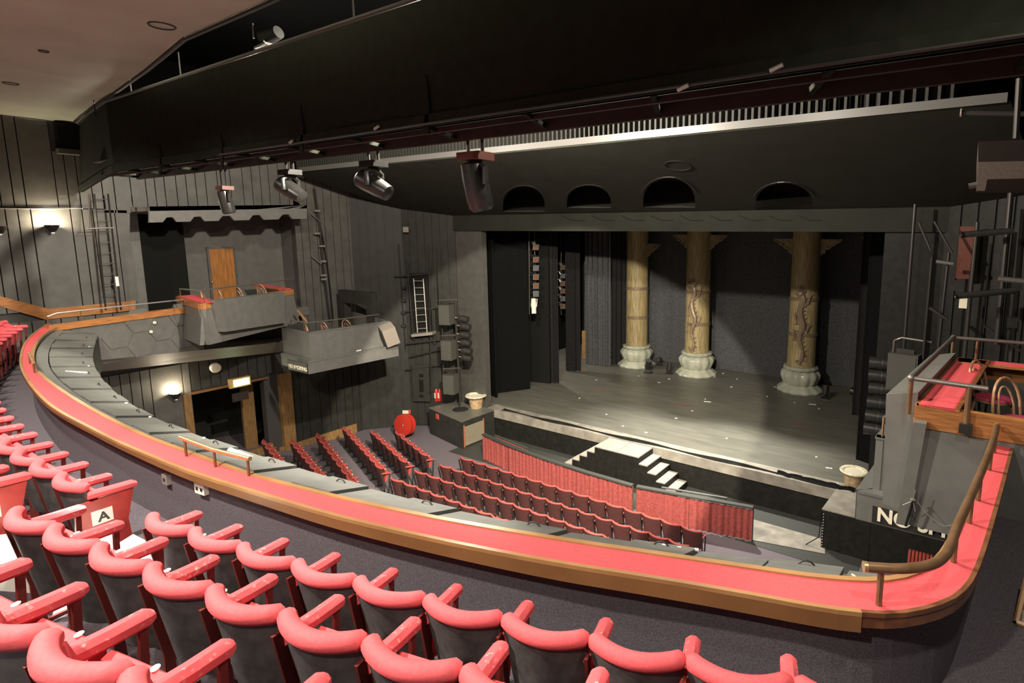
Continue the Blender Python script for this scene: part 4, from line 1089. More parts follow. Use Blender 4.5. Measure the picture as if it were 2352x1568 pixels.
def put_chair(p, rz, label, group):
    o = copy_tree(bch); o.location = p; o.rotation_euler.z = rz; o['label'] = label; o['group'] = group
# ---- generic box
def quad_wall(mb, pts_top, z_top, pts_bot, z_bot): pass
ZBX = 6.05
LF, RF = pz(462, 697, ZBX), pz(673, 664, ZBX)
pB, nB = vplane(LF, RF)
if nB.x < 0: nB = -nB
zb_l = ppl(478, 790, pB, nB).z
bx = thing('theatre_box', 'grey upper left box with wooden rim, red ledge and a projecting front panel', 'theatre box', V((LF.x, LF.y, zb_l)))
LBk, RBk = pz(405, 681, ZBX), pz(597, 657, ZBX) + V((0, .3, 0))
def boxwalls(root, P, zt, zb, flare, m_, band, t=.1, ledges={}):
    """P: plan polygon of the rim (front corners), walls between consecutive points"""
    c = sum(P, V()) / len(P)
    for i in range(len(P) - 1):
        a, b = P[i], P[i + 1]; d = (b - a).normalized(); n = V((d.y, -d.x, 0))
        if n.dot(a - c) < 0: n = -n
        A, B = V((a.x, a.y, zt)), V((b.x, b.y, zt)); Ab, Bb = V((*(a + n * flare).xy, zb)), V((*(b + n * flare).xy, zb))
        zs = V((0, 0, band)); ti = -n * t
        fr = lambda p, q, k: p.lerp(q, k)
        MB().hexa([Ab, Bb, Bb + ti, Ab + ti, A - zs, B - zs, B - zs + ti, A - zs + ti]).build('parapet', m_, root)
        o_ = n * .02
        MB().hexa([A - zs + o_, B - zs + o_, B - zs + ti, A - zs + ti, A + o_, B + o_, B + ti, A + ti]).build('wood_rim', 'wood', root)
        if i not in ledges: continue
        A, B = A - d * ledges[i][0], B + d * ledges[i][1]
        MB().hexa([A + V((0, 0, .003)) - n * .02, B + V((0, 0, .003)) - n * .02, B - n * .36, A - n * .36, A + V((0, 0, .02)) - n * .02, B + V((0, 0, .02)) - n * .02, B + V((0, 0, .02)) - n * .36, A + V((0, 0, .02)) - n * .36]).build('red_ledge', 'ledge_red', root)
        MB().hexa([A - n * .36, B - n * .36, B - n * .4, A - n * .4, A - n * .36 + V((0, 0, .03)), B - n * .36 + V((0, 0, .03)), B - n * .4 + V((0, 0, .03)), A - n * .4 + V((0, 0, .03))]).build('inner_trim', 'wood', root)
    Q = [V((p.x, p.y, zb)) for p in P]
    MB().prism(Q, (0, 0, .12)).build('floor_slab', m_, root)
    if ledges.get(0): MB().prism([V((*(c + (p - c) * .9).xy, 5.2)) for p in P], (0, 0, .13)).build('box_floor', 'black', root)
boxwalls(bx, [LBk, LF, RF, RBk], ZBX, zb_l, .12, 'grey_paint', .16, ledges={0: (0, -.05), 2: (-.05, .6)})
po = pB + nB * .3
sp_ = [ppl(x, y, po, nB) for x, y in ((505, 689), (654, 671), (656, 741), (517, 762))]
MB().prism(sp_, -nB * .34).build('front_panel', 'grey_paint', bx)
rp = [ppl(x, y, pB + nB * -.02, nB) for x, y in ((459, 667), (675, 640))]
r = thing('box_rail', 'steel rail above the rim of the upper left box', 'handrail', V((LF.x, LF.y, ZBX)))
e0 = V((LF.x - .9, LF.y - .1, rp[0].z)); MB().tube([e0, rp[0], rp[1]], .02, 8).build('rail', 'rail_steel', r, True)
for k in (.02, .2, .87): q_ = rp[0].lerp(rp[1], k); MB().tube([V((q_.x, q_.y, ZBX - .1)) + nB * .03, q_], .016, 6).build('post', 'rail_brown', r)
MB().tube([V((e0.x, e0.y, ZBX)), e0], .014, 6).build('post', 'rail_brown', r)
for i, (x, y) in enumerate(((487, 651), (525, 648), (566, 645), (613, 640))):
    p = ppl(x, y, pB - nB * .75, nB); put_chair(V((p.x, p.y, 5.33)), -.5 + .25 * i, '%s bentwood chair from the left in the upper left box' % ORD[i], 'chairs in the upper left box')
# ---- lower left box
ZLB = 4.85
Q1, Q2, Q3 = pz(680, 759, ZLB), pz(709, 766, ZLB), pz(878, 741, ZLB)
def plainbox(root, P, zt, zsill, zb, flare, m_, capm, Qx):
    flare = .18
    c = sum(P, V()) / len(P)
    for i in range(len(P) - 1):
        a, b = P[i], P[i + 1]; d = (b - a).normalized(); n = V((d.y, -d.x, 0))
        if n.dot(a - c) < 0: n = -n
        S = lambda p, o_, z: V((*(p + n * o_).xy, z))
        MB().hexa([S(a, 0, zsill), S(b, 0, zsill), S(b, -.1, zsill), S(a, -.1, zsill), S(a, 0, zt), S(b, 0, zt), S(b, -.1, zt), S(a, -.1, zt)]).build('parapet', m_, root)
        MB().hexa([S(a, .015, zt), S(b, .015, zt), S(b, -.12, zt), S(a, -.12, zt), S(a, .015, zt + .03), S(b, .015, zt + .03), S(b, -.12, zt + .03), S(a, -.12, zt + .03)]).build('cap', capm, root)
        ex = d * flare
        MB().hexa([S(a - ex, flare, zb), S(b + ex, flare, zb), S(b, -.1, zb), S(a, -.1, zb), S(a - ex, flare, zsill), S(b + ex, flare, zsill), S(b, -.1, zsill), S(a, -.1, zsill)]).build('fascia', m_, root)
        MB().hexa([S(a - ex, flare + .01, zsill - .02), S(b + ex, flare + .01, zsill - .02), S(b, -.02, zsill - .02), S(a, -.02, zsill - .02), S(a - ex, flare + .01, zsill + .02), S(b + ex, flare + .01, zsill + .02), S(b, -.02, zsill + .02), S(a, -.02, zsill + .02)]).build('sill', capm, root)
    MB().prism([V((p.x, p.y, zb)) for p in P], (0, 0, .1)).build('floor_slab', m_, root)
n2 = vplane(Q2, Q3); nn2 = n2[1] if n2[1].x > 0 else -n2[1]
zsl = ppl(708, 830, Q2 + nn2 * .1, nn2).z; zbl = ppl(709, 858, Q2 + nn2 * .1, nn2).z
lb = thing('theatre_box', 'plain grey lower left box with a low parapet and a sill band', 'theatre box', V((Q2.x, Q2.y, zbl)))
Q0x = py(646, 812, Q2.y).x
plainbox(lb, [V((Q0x, Q1.y, 0)), Q2, Q3 + (Q3 - Q2).normalized() * .25, V((WL + .4, Q3.y + .9, 0)), V((Q0x, Q3.y + .9, 0))][:4], ZLB, zsl, zbl, .12, 'grey_paint', 'apron_grey', None)
for (x, y, lab, k) in ((722, 742, 'left', 0), (760, 736, 'middle', 1), (806, 730, 'right', 2)):
    p = ppl(x, y, Q2 - nn2 * .8, nn2); put_chair(V((p.x, p.y, p.z - .92)), -.3 + .3 * k, '%s bentwood chair of the three in the lower left box' % lab, 'chairs in the lower left box')
rp = [ppl(x, y, Q2 - nn2 * .03, nn2) for x, y in ((709, 741), (870, 722))]
r = thing('box_rail', 'thin steel rail above the lower left box parapet', 'handrail', V((Q2.x, Q2.y, ZLB)))
e0 = V((rp[0].x - .9, rp[0].y - .05, rp[0].z)); MB().tube([e0, rp[0], rp[1]], .018, 8).build('rail', 'rail_steel', r, True)
for q_ in (e0, rp[0], rp[0].lerp(rp[1], .5), rp[1]): MB().tube([V((q_.x, q_.y, ZLB)), q_], .014, 6).build('post', 'pipe_dark', r)
# NO SMOKING on the end fascia facing the circle
tdir = V((1, 0, 0)); yS = Q2.y - .24
a = py(662, 845, yS); b = py(704, 857, yS)
sg = thing('notice_sign', 'small cream NO SMOKING sign on the lower left box', 'sign', a)
aw = (b.x - a.x); MB().b2((a.x - .04, yS + .02, zbl + .02), (b.x + .02, yS + .05, zsl - .04)).build('backing', 'sign_black', sg)
text_mesh('lettering', 'NO SMOKING', aw / 6.3, (a.x, yS + .015, zbl + .09), (1, 0, 0), (0, 0, 1), 'sign_cream', sg)
# sloping wooden handrail between the boxes
o = MB().tube([ppl(683, 712, Q2 - nn2 * .9, nn2), ppl(706, 741, Q2 - nn2 * .9, nn2)], .035, 8).build('stair_handrail', 'wood_light'); tag(o, 'sloping wooden handrail between the two left boxes', 'handrail')
o = MB().tube([ppl(819, 806, Q2 + nn2 * .13, nn2), ppl(829, 804, Q2 + nn2 * .13, nn2)], .025, 8).build('small_lamp', 'cream'); tag(o, 'tiny pale lamp on the sill of the lower left box', 'lamp')
# monitor speaker at the end of the lower box
c = ppl(894, 768, Q2 + nn2 * .3, nn2)
sk = thing('monitor_speaker', 'brown tilted loudspeaker bracketed at the end of the lower left box', 'loudspeaker', c)
Ms = Matrix.Rotation(-.45, 3, 'Z') @ Matrix.Rotation(.3, 3, 'X') @ Matrix.Rotation(.25, 3, 'Y')
MB().box(c, (.5, .42, .62), M=Ms).build('cabinet', 'speaker_box', sk)
MB().box(c + Ms @ V((.0, -.215, 0)), (.44, .01, .56), M=Ms).build('grille', 'speaker_grey', sk)
MB().tube([c + V((-.3, .2, .3)), c + V((-.35, .1, -.1)), c + V((-.1, .1, -.3))], .035, 7).build('bracket', 'hose_red', sk)
MB().b2((WL + .6, Q3.y + .35, 5.3), (WL + 2.6, Q3.y + .55, 5.75)).b2((WL + .6, Q3.y + .35, 3.6), (WL + .9, Q3.y + .6, 5.3)).b2((WL + 2.2, Q3.y + .35, 3.6), (WL + 2.6, Q3.y + .6, 5.3)).build('side_bracket_frame', 'wall_dark', lb)

# ================================================================== LEFT WALL FITTINGS
def sconce(x, y, X, label, power, lit=True):
    c = px(x, y, X); r = thing('sconce_lamp', label, 'wall lamp', c)
    MB().lathe([(.02, -.12), (.07, -.1), (.13, 0), (.15, .06)], c + V((.16, 0, 0)), 16).build('shade', 'lamp_black', r, True)
    MB().box(c + V((.04, 0, -.08)), (.1, .06, .06)).build('arm', 'lamp_black', r)
    if lit:
        MB().ball(c + V((.16, 0, .02)), .06, 10, 6).build('bulb', 'lamp_glow', r, True)
        light('POINT', 'sconce_light', c + V((.15, 0, .10)), power, (1, .84, .6), size=.06)
    MB().box(c + V((.16, 0, -.14)), (.06, .06, .03)).build('finial', 'white_plastic', r)
sconce(115, 522, WL + .05, 'lit black uplighter sconce on the upper left wall', 50)
sconce(398, 905, WL + .05, 'lit sconce on the stalls wall left of the doorway', 26)
sconce(-6, 525, WL + .05, 'unlit sconce at the left edge of the upper wall', 0, False)
# caged ladder
XLd = WL + .3
ld = thing('caged_ladder', 'tall black caged ladder fixed to the upper left wall', 'ladder', px(250, 712, XLd))
for x0, x1 in ((216, 243), (248, 278)):
    a, b = px(x0, 445, XLd), px(x1, 712, XLd); MB().tube([a, b], .024, 6).build('stile', 'pipe_dark', ld)
for k in range(11):
    t = (k + .5) / 11
    a, b = px(216, 445, XLd).lerp(px(243, 712, XLd), t), px(248, 445, XLd).lerp(px(278, 712, XLd), t)
    MB().tube([a, b], .013, 5).build('rung', 'pipe_dark', ld)
for x0, y0, x1, y1 in ((205, 445, 205, 525), (200, 525, 262, 523)):
    MB().tube([px(x0, y0, XLd + .25), px(x1, y1, XLd + .25)], .018, 6).build('guard_bar', 'rail_steel', ld)
c = px(269, 646, XLd + .03); MB().box(c, (.01, .07, .26)).build('label_tag', 'white', ld)
# wall speaker / detector
c = px(493, 843, WL + .1); dt = thing('round_speaker', 'round white drum speaker on the wall above the exit sign', 'speaker', c)
MB().lathe([(.15, 0), (.155, .1), (.13, .16)], c, 20, axis=(.9, -.1, -.1)).build('drum', 'white_plastic', dt, True)
MB().lathe([(.13, .16), (.02, .165)], c, 20, axis=(.9, -.1, -.1)).build('grille', 'cream', dt, True)
# doorway in the stalls wall
fr = struct(MB().b2((WL - .3, px(427, 1000, WL).y, 0), (WL + .12, DY0, DZ1 + .05)).build('door_2', 'wood_frame'), 'wide wooden framed doorway from the stalls')
a = px(634, 872, WL + .12).y; b = px(668, 866, WL + .12).y
MB().b2((WL - .6, a + .1, 0), (WL + .16, b, DZ1 + .08)).build('door_jamb', 'wood_frame', fr)
MB().b2((WL - .2, DY0, DZ1), (WL + .1, DY1 + .1, DZ1 + .06)).build('lintel', 'wood_trim', fr)
MB().b2((WL - 1.0, DY1 - .35, .1), (WL - .9, DY1 + .05, DZ1 - .02)).build('door_leaf', 'wood_frame', fr)
c = px(620, 905, WL - .85); MB().box(c, (.01, .18, .26)).build('notice', 'paper', fr)
c = px(552, 910, WL - .1); MB().box(c, (.04, .5, .28)).build('red_board', 'bridge_red', fr)
m = MB().b2((WL - 3.2, DY0 - 1, 0), (WL - 3.0, DY1 + 2, 4)).b2((WL - 3.2, DY0 - 1.2, 0), (WL - .3, DY0 - .8, 4)).b2((WL - 3.2, DY1 + 1.2, 0), (WL - .3, DY1 + 1.4, 4)).b2((WL - 3.2, DY0 - 1, 3.3), (WL - .3, DY1 + 1.4, 3.4))
struct(m.build('wall_lobby', 'wall_dark'), 'dark lobby beyond the stalls doorway')
m = MB().b2((WL - .02, DY0, floor_z(9)), (WL + .06, DY1 + .1, floor_z(9) + .25)).b2((WL, DY1 + .3, 0), (WL + .06, 12.6, floor_z(11) + .26))
struct(m.build('baseboard_left', 'wood_frame'), 'wooden skirting along the stalls wall')
c = px(550, 877, WL + .12); ex = thing('exit_sign', 'glowing white exit sign in a wooden box above the doorway', 'exit sign', c)
MB().box(c, (.14, .62, .3)).build('housing', 'exit_frame', ex); MB().box(c + V((.075, .03, 0)), (.01, .46, .2)).build('panel', 'exit_glow', ex)
# ---- hose reel, signs, extinguisher, panels near the stage
def on_splay(x, y, o_=.0): return ppl(x, y, pb + V((.04, -.06, 0)) + V((.46, -.88, 0)) * o_, V((.466, -.885, 0)))
c = pz(930, 977, .85) ; c = pz(930, 975, .58)
hr = thing('hose_reel', 'round red fire hose reel on the wall left of the stage', 'hose reel', c)
ax = V((.2, -.95, .15))
MB().lathe([(.40, -.14), (.40, -.10), (.33, -.08), (.33, .06), (.40, .08), (.41, .12), (.38, .13)], c, 28, axis=ax).build('drum', 'red_gloss', hr, True)
MB().lathe([(.385, .125), (.30, .10), (.08, .07), (.01, .07)], c, 28, axis=ax).build('face_disc', 'red_gloss', hr, True)
MB().ball(c + ax * .12, .05, 8, 5).build('hub', 'chrome', hr, True)
def wsign(x, y, w_, h_, m_, label, cat='sign', nm='notice_sign', o_=.05):
    c = on_splay(x, y, o_); o = MB().box(c, (w_, .02, h_), math.atan2(.466, .885)).build(nm, m_); tag(o, label, cat); return o
wsign(931, 946, .3, .14, 'cream', 'small cream notice above the hose reel')
wsign(941, 945, .1, .16, 'tape_red', 'small red notice beside the cream one above the hose reel')
wsign(916, 897, .2, .16, 'red_gloss', 'small red square sign on the dark wall above the hose reel')
wsign(932, 527, .22, .2, 'speaker_box', 'pale square lamp face high on the dark wall left of the stage', 'lamp', 'high_lamp', .3)
ep = thing('electrical_panel', 'tall dark electrical panel with black slots beside the stage speakers', 'panel', on_splay(967, 915, .12))
def pbox(x, y, w_, h_, m_, nm, o_): MB().box(on_splay(x, y, o_), (w_, .05, h_), math.atan2(.466, .885)).build(nm, m_, ep)
pbox(967, 880, .72, 1.5, 'wall_dark', 'door_panel', .1)
for y0, h_ in ((862, .12), (886, .5), (909, .1)): pbox(968, y0, .16, h_, 'black', 'slot', .13)
# ---- equipment tower left of the stage opening
YT = 14.55
def T(x, y, o_=0): return py(x, y, YT + o_)
tw = thing('pipe_tower', 'steel pipe tower carrying speakers and lamps left of the stage', 'scaffold', V((T(1045, 905).x, YT, ZS)))
for x0, y0, x1, y1, rr in ((1045, 690, 1057, 925, .04), (1014, 690, 1020, 905, .03), (1008, 690, 1048, 688, .03), (1014, 771, 1052, 769, .03), (1017, 847, 1056, 845, .03), (1003, 560, 1010, 700, .025), (985, 560, 990, 900, .02)):
    MB().tube([T(x0, y0), T(x1, y1)], rr, 8).build('pipe', 'rail_steel' if y0 == y1 + 2 else 'pipe_dark', tw)
b = T(1057, 926); MB().lathe([(.3, 0), (.3, .03), (.05, .05)], V((b.x, b.y, ZS)), 20).build('foot', 'pipe_dark', tw, True)
def spk(c, d, label, parent_rot=0):
    r = thing('loudspeaker', label, 'loudspeaker', c); M = Matrix.Rotation(parent_rot, 3, 'Z')
    MB().box(c, d, parent_rot).build('cabinet', 'speaker_grey', r); MB().box(V(c) + M @ V((0, -d[1] / 2 - .008, 0)), (d[0] * .88, .016, d[2] * .9), parent_rot).build('grille', 'speaker_grey', r)
    MB().box(V(c) + V((0, 0, d[2] / 2 + .05)), (d[0] * .6, .05, .1), parent_rot).build('hanger', 'pipe_dark', r)
spk(T(1026, 722, -.25), (.44, .4, .74), 'grey loudspeaker, top of the stack of three left of the stage', .3)
spk(T(1031, 803, -.25), (.44, .4, .74), 'grey loudspeaker, middle of the stack of three left of the stage', .3)
spk(T(1036, 881, -.25), (.46, .4, .74), 'grey loudspeaker, bottom of the stack of three left of the stage', .3)
def parcan(c, aim, L_, rr, label, group):
    aim = V(aim).normalized(); r = thing('par_can', label, 'stage lantern', c, group)
    MB().lathe([(rr * .45, -L_ * .5), (rr * .8, -L_ * .42), (rr * .95, -L_ * .1), (rr, L_ * .5)], c, 16, axis=aim).build('can', 'lamp_black', r, True)
    MB().lathe([(rr * .9, L_ * .44), (rr * .9, L_ * .45)], c, 16, axis=aim).build('lens', 'gel_grey', r)
    MB().tube([V(c) - aim * L_ * .45, V(c) - aim * L_ * .75], .02, 6).build('clamp', 'alu', r)
    MB().lathe([(rr * 1.02, -.02), (rr * 1.02, .02)], V(c), 16, axis=aim).build('band', 'pipe_dark', r, True)
for k, (x, y) in enumerate(((1061, 732), (1066, 750), (1065, 769), (1067, 787), (1069, 806), (1070, 822))):
    parcan(T(x + 2, y, -.1), (.9, .3, -.12), .42, .13, '%s lantern from the top in the column left of the stage' % ORD[k], 'lanterns left of the stage')
# ladder standing in a dark opening
op = MB(); oc = [on_splay(x, y, .06) for x, y in ((936, 628), (985, 626), (992, 768), (944, 772))]; op.prism(oc, V((-.466, .885, 0)) * .03)  # thin black sheet on the wall stands for the shade of a recess
struct(op.build('wall_opening', 'black'), 'black opening in the wall behind the aluminium ladder')
al = thing('step_ladder', 'silver ladder standing in the dark opening left of the stage', 'ladder', on_splay(962, 768, .15))
for (x0, y0), (x1, y1) in (((950, 640), (959, 764)), ((972, 640), (981, 764))): MB().tube([on_splay(x0, y0, .3), on_splay(x1, y1, .3)], .022, 6).build('stile', 'alu', al)
for k in range(8): t = k / 7.5; MB().tube([on_splay(950 + 9 * t, 645 + 118 * t, .3), on_splay(972 + 9 * t, 645 + 116 * t, .3)], .014, 5).build('rung', 'alu', al)
# opening platform and wall pipes
pp = thing('pipe_rig', 'dark steel pipes crossing the boarded wall left of the stage', 'pipes', on_splay(940, 900, .1))
for x0, y0, x1, y1, rr in ((905, 636, 990, 628, .03), (925, 716, 1010, 706, .03), (930, 790, 1015, 780, .035), (940, 820, 1015, 802, .03), (930, 850, 1012, 838, .025), (935, 600, 950, 780, .03), (985, 610, 998, 790, .03), (915, 560, 932, 800, .02)):
    MB().tube([on_splay(x0, y0, .12), on_splay(x1, y1, .12)], rr, 7).build('pipe', 'pipe_dark', pp)
MB().prism([on_splay(x, y, .4) for x, y in ((944, 768), (992, 763), (993, 769), (945, 774))], V((-.466, .885, 0)) * .4).build('shelf', 'speaker_box', pp)
for k, y in enumerate((660, 690, 718, 748)): MB().box(on_splay(927, y, .1), (.16, .1, .1), .45).build('junction_box', 'wall_dark', pp)
# extinguishers
for k, (x, y) in enumerate(((1003, 921), (1011, 921))):
    p = pz(x, y, ZS + .004); r = thing('fire_extinguisher', 'red fire extinguisher beside the grey panel, %s of two' % ('left', 'right')[k], 'extinguisher', p)
    MB().lathe([(.07, 0), (.075, .03), (.075, .42), (.03, .5), (.02, .54)], p, 14).build('cylinder', 'red_gloss', r, True)
    MB().box(p + V((0, -.076, .25)), (.07, .006, .22)).build('label_plate', 'paper', r); MB().box(p + V((0, 0, .55)), (.03, .1, .04)).build('handle', 'black', r)
# pipe and cables on the left wall by the lower box
bw = thing('lamp_boom', 'vertical dark pipe with clamps and cables on the left wall', 'lighting pipe', px(760, 735, WL + .25))
MB().tube([px(722, 433, WL + .25), px(735, 520, WL + .25), px(743, 620, WL + .25), px(758, 735, WL + .25)], .03, 7).build('pipe', 'pipe_dark', bw)
MB().tube([px(732, 500, WL + .2), px(744, 560, WL + .2), px(756, 640, WL + .2), px(766, 735, WL + .2)], .018, 5).build('cable', 'black', bw)
for x, y in ((729, 484), (729, 536), (740, 565), (743, 600), (743, 632), (744, 641)): MB().box(px(x, y, WL + .32), (.1, .16, .06), .2).build('clamp', 'alu', bw)
for x, y in ((712, 490), (715, 588)): MB().tube([px(x, y, WL + .1), px(x + 24, y + 18, WL + .3)], .02, 5).build('stay', 'pipe_dark', bw)
# ================================================================== RIGHT SIDE: BOXES
G1, G2 = pz(2105, 930, ZBX), pz(2200, 823, ZBX)
zb_r = py(2085, 1195, G1.y).z
rb = thing('theatre_box', 'grey upper right box with wooden rim and red ledge beside the curved handrail', 'theatre box', V((G1.x, G1.y, zb_r)))
boxwalls(rb, [V((WR, G1.y, 0)), V((G1.x, G1.y, 0)), V((G2.x, G2.y, 0)), V((WR, G2.y + .1, 0))], ZBX, zb_r, .1, 'grey_paint', .24, ledges={1: (0, 0), 2: (0, 0)})
# projecting panel on its stage side, like the left box
d = (G2 - G1).normalized(); n = V((-d.y, d.x, 0)); n = n if n.x < 0 else -n
a, b = G1 + d * .15 + n * .02, G2 - d * .1 + n * .02
MB().hexa([V((*p.xy, 4.75)) for p in (a + n * .27, b + n * .27, b, a)] + [V((*(a + n * .32).xy, ZBX + .02)), V((*(b + n * .32).xy, ZBX + .02)), V((*b.xy, ZBX + .1)), V((*a.xy, ZBX + .1))]).build('side_panel', 'grey_paint', rb)
# corner strip
c0, c1 = py(2114, 968, G1.y - .12), py(2073, 1200, G1.y - .14)
MB().hexa([c1 + V((-.06, -.06, 0)), c1 + V((.06, -.06, 0)), c1 + V((.06, .06, 0)), c1 + V((-.06, .06, 0)), c0 + V((-.06, -.06, 0)), c0 + V((.06, -.06, 0)), c0 + V((.06, .06, 0)), c0 + V((-.06, .06, 0))]).build('corner_strip', 'grey_paint', rb)
MB().b2((G1.x + .3, G1.y + .15, 5.15), (WR, G2.y - .1, 5.3)).build('carpet', 'black', rb)
# rails
zr = py(2093, 868, G1.y - .04).z
R1, R2 = V((G1.x - .06, G1.y - .06, zr)), V((G2.x - .04, G2.y + .05, zr))
r = thing('box_rail', 'heavy steel pipe rail around the upper right box', 'handrail', V((G1.x, G1.y, ZBX)))
def RR(x, y): d_ = ray(x, y); return CAM + d_ * ((zr - CAM.z) / d_.z)
K1, K2, K3, K4 = RR(2093, 868), RR(2190, 775), RR(2400, 792), RR(2270, 893)
MB().tube([K2, K1], .032, 10).build('side_rail', 'rail_steel', r, True)
MB().tube([K1, K4], .026, 10).build('front_rail', 'rail_steel', r, True)
MB().tube([K2, K3], .026, 10).build('back_rail', 'rail_steel', r, True)
for q_ in (K1, K2): MB().ball(q_, .042, 10, 6).build('elbow', 'rail_steel', r, True)
for (q_, zz, rr) in ((K1, ZBX - .1, .026), (K1.lerp(K4, .77), ZBX - .18, .028), (K2, ZBX, .022), (K2.lerp(K3, .28), ZBX, .022)):
    MB().tube([V((q_.x, q_.y, zz)), q_], rr, 8).build('post', 'rail_brown', r, True)
q_ = K1.lerp(K4, .77); MB().box(V((q_.x, q_.y - .03, ZBX - .14)), (.12, .06, .1)).build('clamp', 'lamp_black', r)
# chairs in it
p1, p2 = pz(2282, 910, 5.78), pz(2345, 962, 5.78)
put_chair(V((p1.x + .0, p1.y, 5.3)), -2.1, 'bentwood chair with a pink seat farther inside the upper right box', 'chairs in the upper right box')
put_chair(V((p2.x, p2.y, 5.3)), -2.4, 'bentwood chair with a pink seat nearer the wooden front of the upper right box', 'chairs in the upper right box')
drop(bch)
# ---- lower right box
H1, H2 = pz(2012, 1007, ZLB), pz(2056, 975, ZLB)
zsr = py(1995, 1129, H1.y - .1).z; zbr = py(1990, 1193, H1.y - .12).z
rb2 = thing('theatre_box', 'plain grey lower right box under the upper right box', 'theatre box', V((H1.x, H1.y, zbr)))
plainbox(rb2, [V((WR, H1.y, 0)), V((H1.x, H1.y, 0)), V((H1.x + .2, H1.y + 2.3, 0)), V((WR, H1.y + 2.6, 0))], ZLB, zsr, zbr, .12, 'grey_paint', 'apron_grey', None)
a = py(2012, 1198, H1.y - .2)
sg = thing('notice_sign', 'large cream NO SMOKING lettering on the lower right box', 'sign', a)
MB().b2((a.x - .06, H1.y - .185, zbr + .02), (a.x + 1.65, H1.y - .192, zsr - .16)).build('backing', 'sign_black', sg)
text_mesh('lettering', 'NO SMOKING', .285, (a.x, H1.y - .197, zbr + .07), (1, 0, 0), (0, 0, 1), 'sign_cream', sg)
ry = H1.y + .05; zt = py(2030, 960, ry).z
r = thing('box_rail', 'short steel rail on the lower right box parapet', 'handrail', V((H1.x, ry, ZLB)))
u1 = py(2030, 958, ry); MB().tube([u1 + V((.3, 1.7, 0)), u1, u1 + V((.8, 0, 0))], .02, 8).build('rail', 'rail_steel', r, True)
MB().tube([V((u1.x, u1.y, ZLB)), u1], .018, 8).build('post', 'rail_brown', r)
# antenna on a pole
c = py(2097, 1150, G1.y - .3); an = thing('radio_antenna', 'small radio antenna with three prongs on a black pole', 'antenna', c)
MB().tube([c + V((-.05, 0, -.3)), c], .013, 8).build('pole', 'black', an)
MB().lathe([(.02, 0), (.03, .01), (.03, .02), (.015, .03)], c, 12).build('head', 'rail_steel', an, True)
MB().tube([c, c + V((.015, 0, .13))], .005, 5).tube([c, c + V((-.09, -.03, -.06))], .005, 5).tube([c, c + V((.03, -.03, -.1))], .005, 5).build('prongs', 'rail_steel', an)
e = py(2215, 1175, G1.y - .3); MB().tube(smooth([c + V((.04, 0, 0)), c.lerp(e, .4) + V((0, 0, -.16)), c.lerp(e, .75) + V((0, 0, -.22)), e], 2), .004, 4).build('cable', 'alu', an)
# coil of red cable on the right cabinet
c = py(2113, 1300, 12.6)
hc = thing('cable_coil', 'coil of red cable hanging beside the right hand cabinet', 'cable coil', c)
for k in range(7):
    MB().tube([c + V((-.2 + .065 * k, .08 * math.cos(j * .63), .30 * math.sin(j * .63))) for j in range(10)], .028, 6, loop=True).build('loop', 'hose_red', hc, True)
# ---- lanterns and speaker right of the stage
YR = 14.6
for k, (x, y) in enumerate(((2022, 835), (2020, 864), (2020, 894), (2016, 926), (2012, 957), (2008, 986))):
    parcan(py(x + 6, y, YR), (-.98, -.05, 0), .58, .155, '%s lantern from the top in the column right of the stage' % ORD[k], 'lanterns right of the stage')
tw2 = thing('pipe_tower', 'dark pipe tower carrying lanterns right of the stage', 'scaffold', V((py(2060, 1050, YR).x, YR + .1, ZS)))
MB().tube([V((py(2060, 1000, YR).x, YR + .1, ZS)), V((py(2060, 1000, YR).x, YR + .1, 8.5))], .035, 8).build('pipe', 'pipe_dark', tw2)
for y in (835, 894, 957): q_ = py(2060, y, YR + .1); MB().tube([q_, q_ + V((-.4, 0, 0))], .02, 6).build('clamp_arm', 'alu', tw2)
c = py(2076, 853, 14.3); spk(c, (.62, .4, .86), 'grey loudspeaker hung beside the right lantern column', -.15)
MB().tube([c + V((-.25, 0, .43)), c + V((-.24, 0, .7)), c + V((-.1, 0, .78)), c + V((.5, 0, .74))], .025, 7).build('hanging_hook', 'rail_steel', tw2, True)
# pipes on the right hand wall
rw = thing('pipe_rig', 'rig of dark vertical and horizontal pipes on the right wall', 'pipes', py(2200, 830, 13.6))
for x0, y0, x1, y1, Y, rr, m_ in ((2322, 440, 2290, 790, 13.4, .055, 'pipe_dark'), (2245, 510, 2214, 830, 13.9, .04, 'pipe_dark'), (2141, 590, 2120, 830, 14.2, .03, 'pipe_dark'), (2180, 580, 2152, 830, 14.1, .03, 'pipe_dark'),
                                 (2352, 480, 2322, 830, 13.6, .05, 'pipe_dark'), (2278, 560, 2245, 830, 14.0, .025, 'black'), (2210, 539, 2328, 530, 13.0, .06, 'lamp_black'), (2196, 680, 2332, 667, 12.8, .06, 'lamp_black'), (2292, 640, 2400, 650, 12.6, .05, 'rail_steel'),
                                 (2110, 510, 2138, 575, 14.1, .025, 'pipe_dark'), (2146, 508, 2188, 582, 14.1, .025, 'pipe_dark'), (2150, 600, 2190, 606, 14.0, .04, 'rail_steel'), (2135, 706, 2175, 733, 14.0, .04, 'pipe_dark'), (2262, 748, 2346, 806, 13.5, .025, 'pipe_dark')):
    MB().tube([py(x0, y0, Y), py(x1, y1, Y)], rr, 9).build('pipe', m_, rw, True)
for x, y, Y in ((2195, 682, 12.75), (2210, 540, 12.95)): MB().tube([py(x, y, Y), py(x - 3, y, Y)], .062, 10).build('pipe_end', 'chrome', rw)
MB().b2(tuple(py(2205, 520, 14.6)), tuple(py(2212, 640, 14.6) + V((.2, .05, 0)))).build('red_post', 'lamp_red', rw)
MB().box(py(2212, 696, 13.6), (.14, .1, .2)).build('tag_card', 'sign_cream', rw)
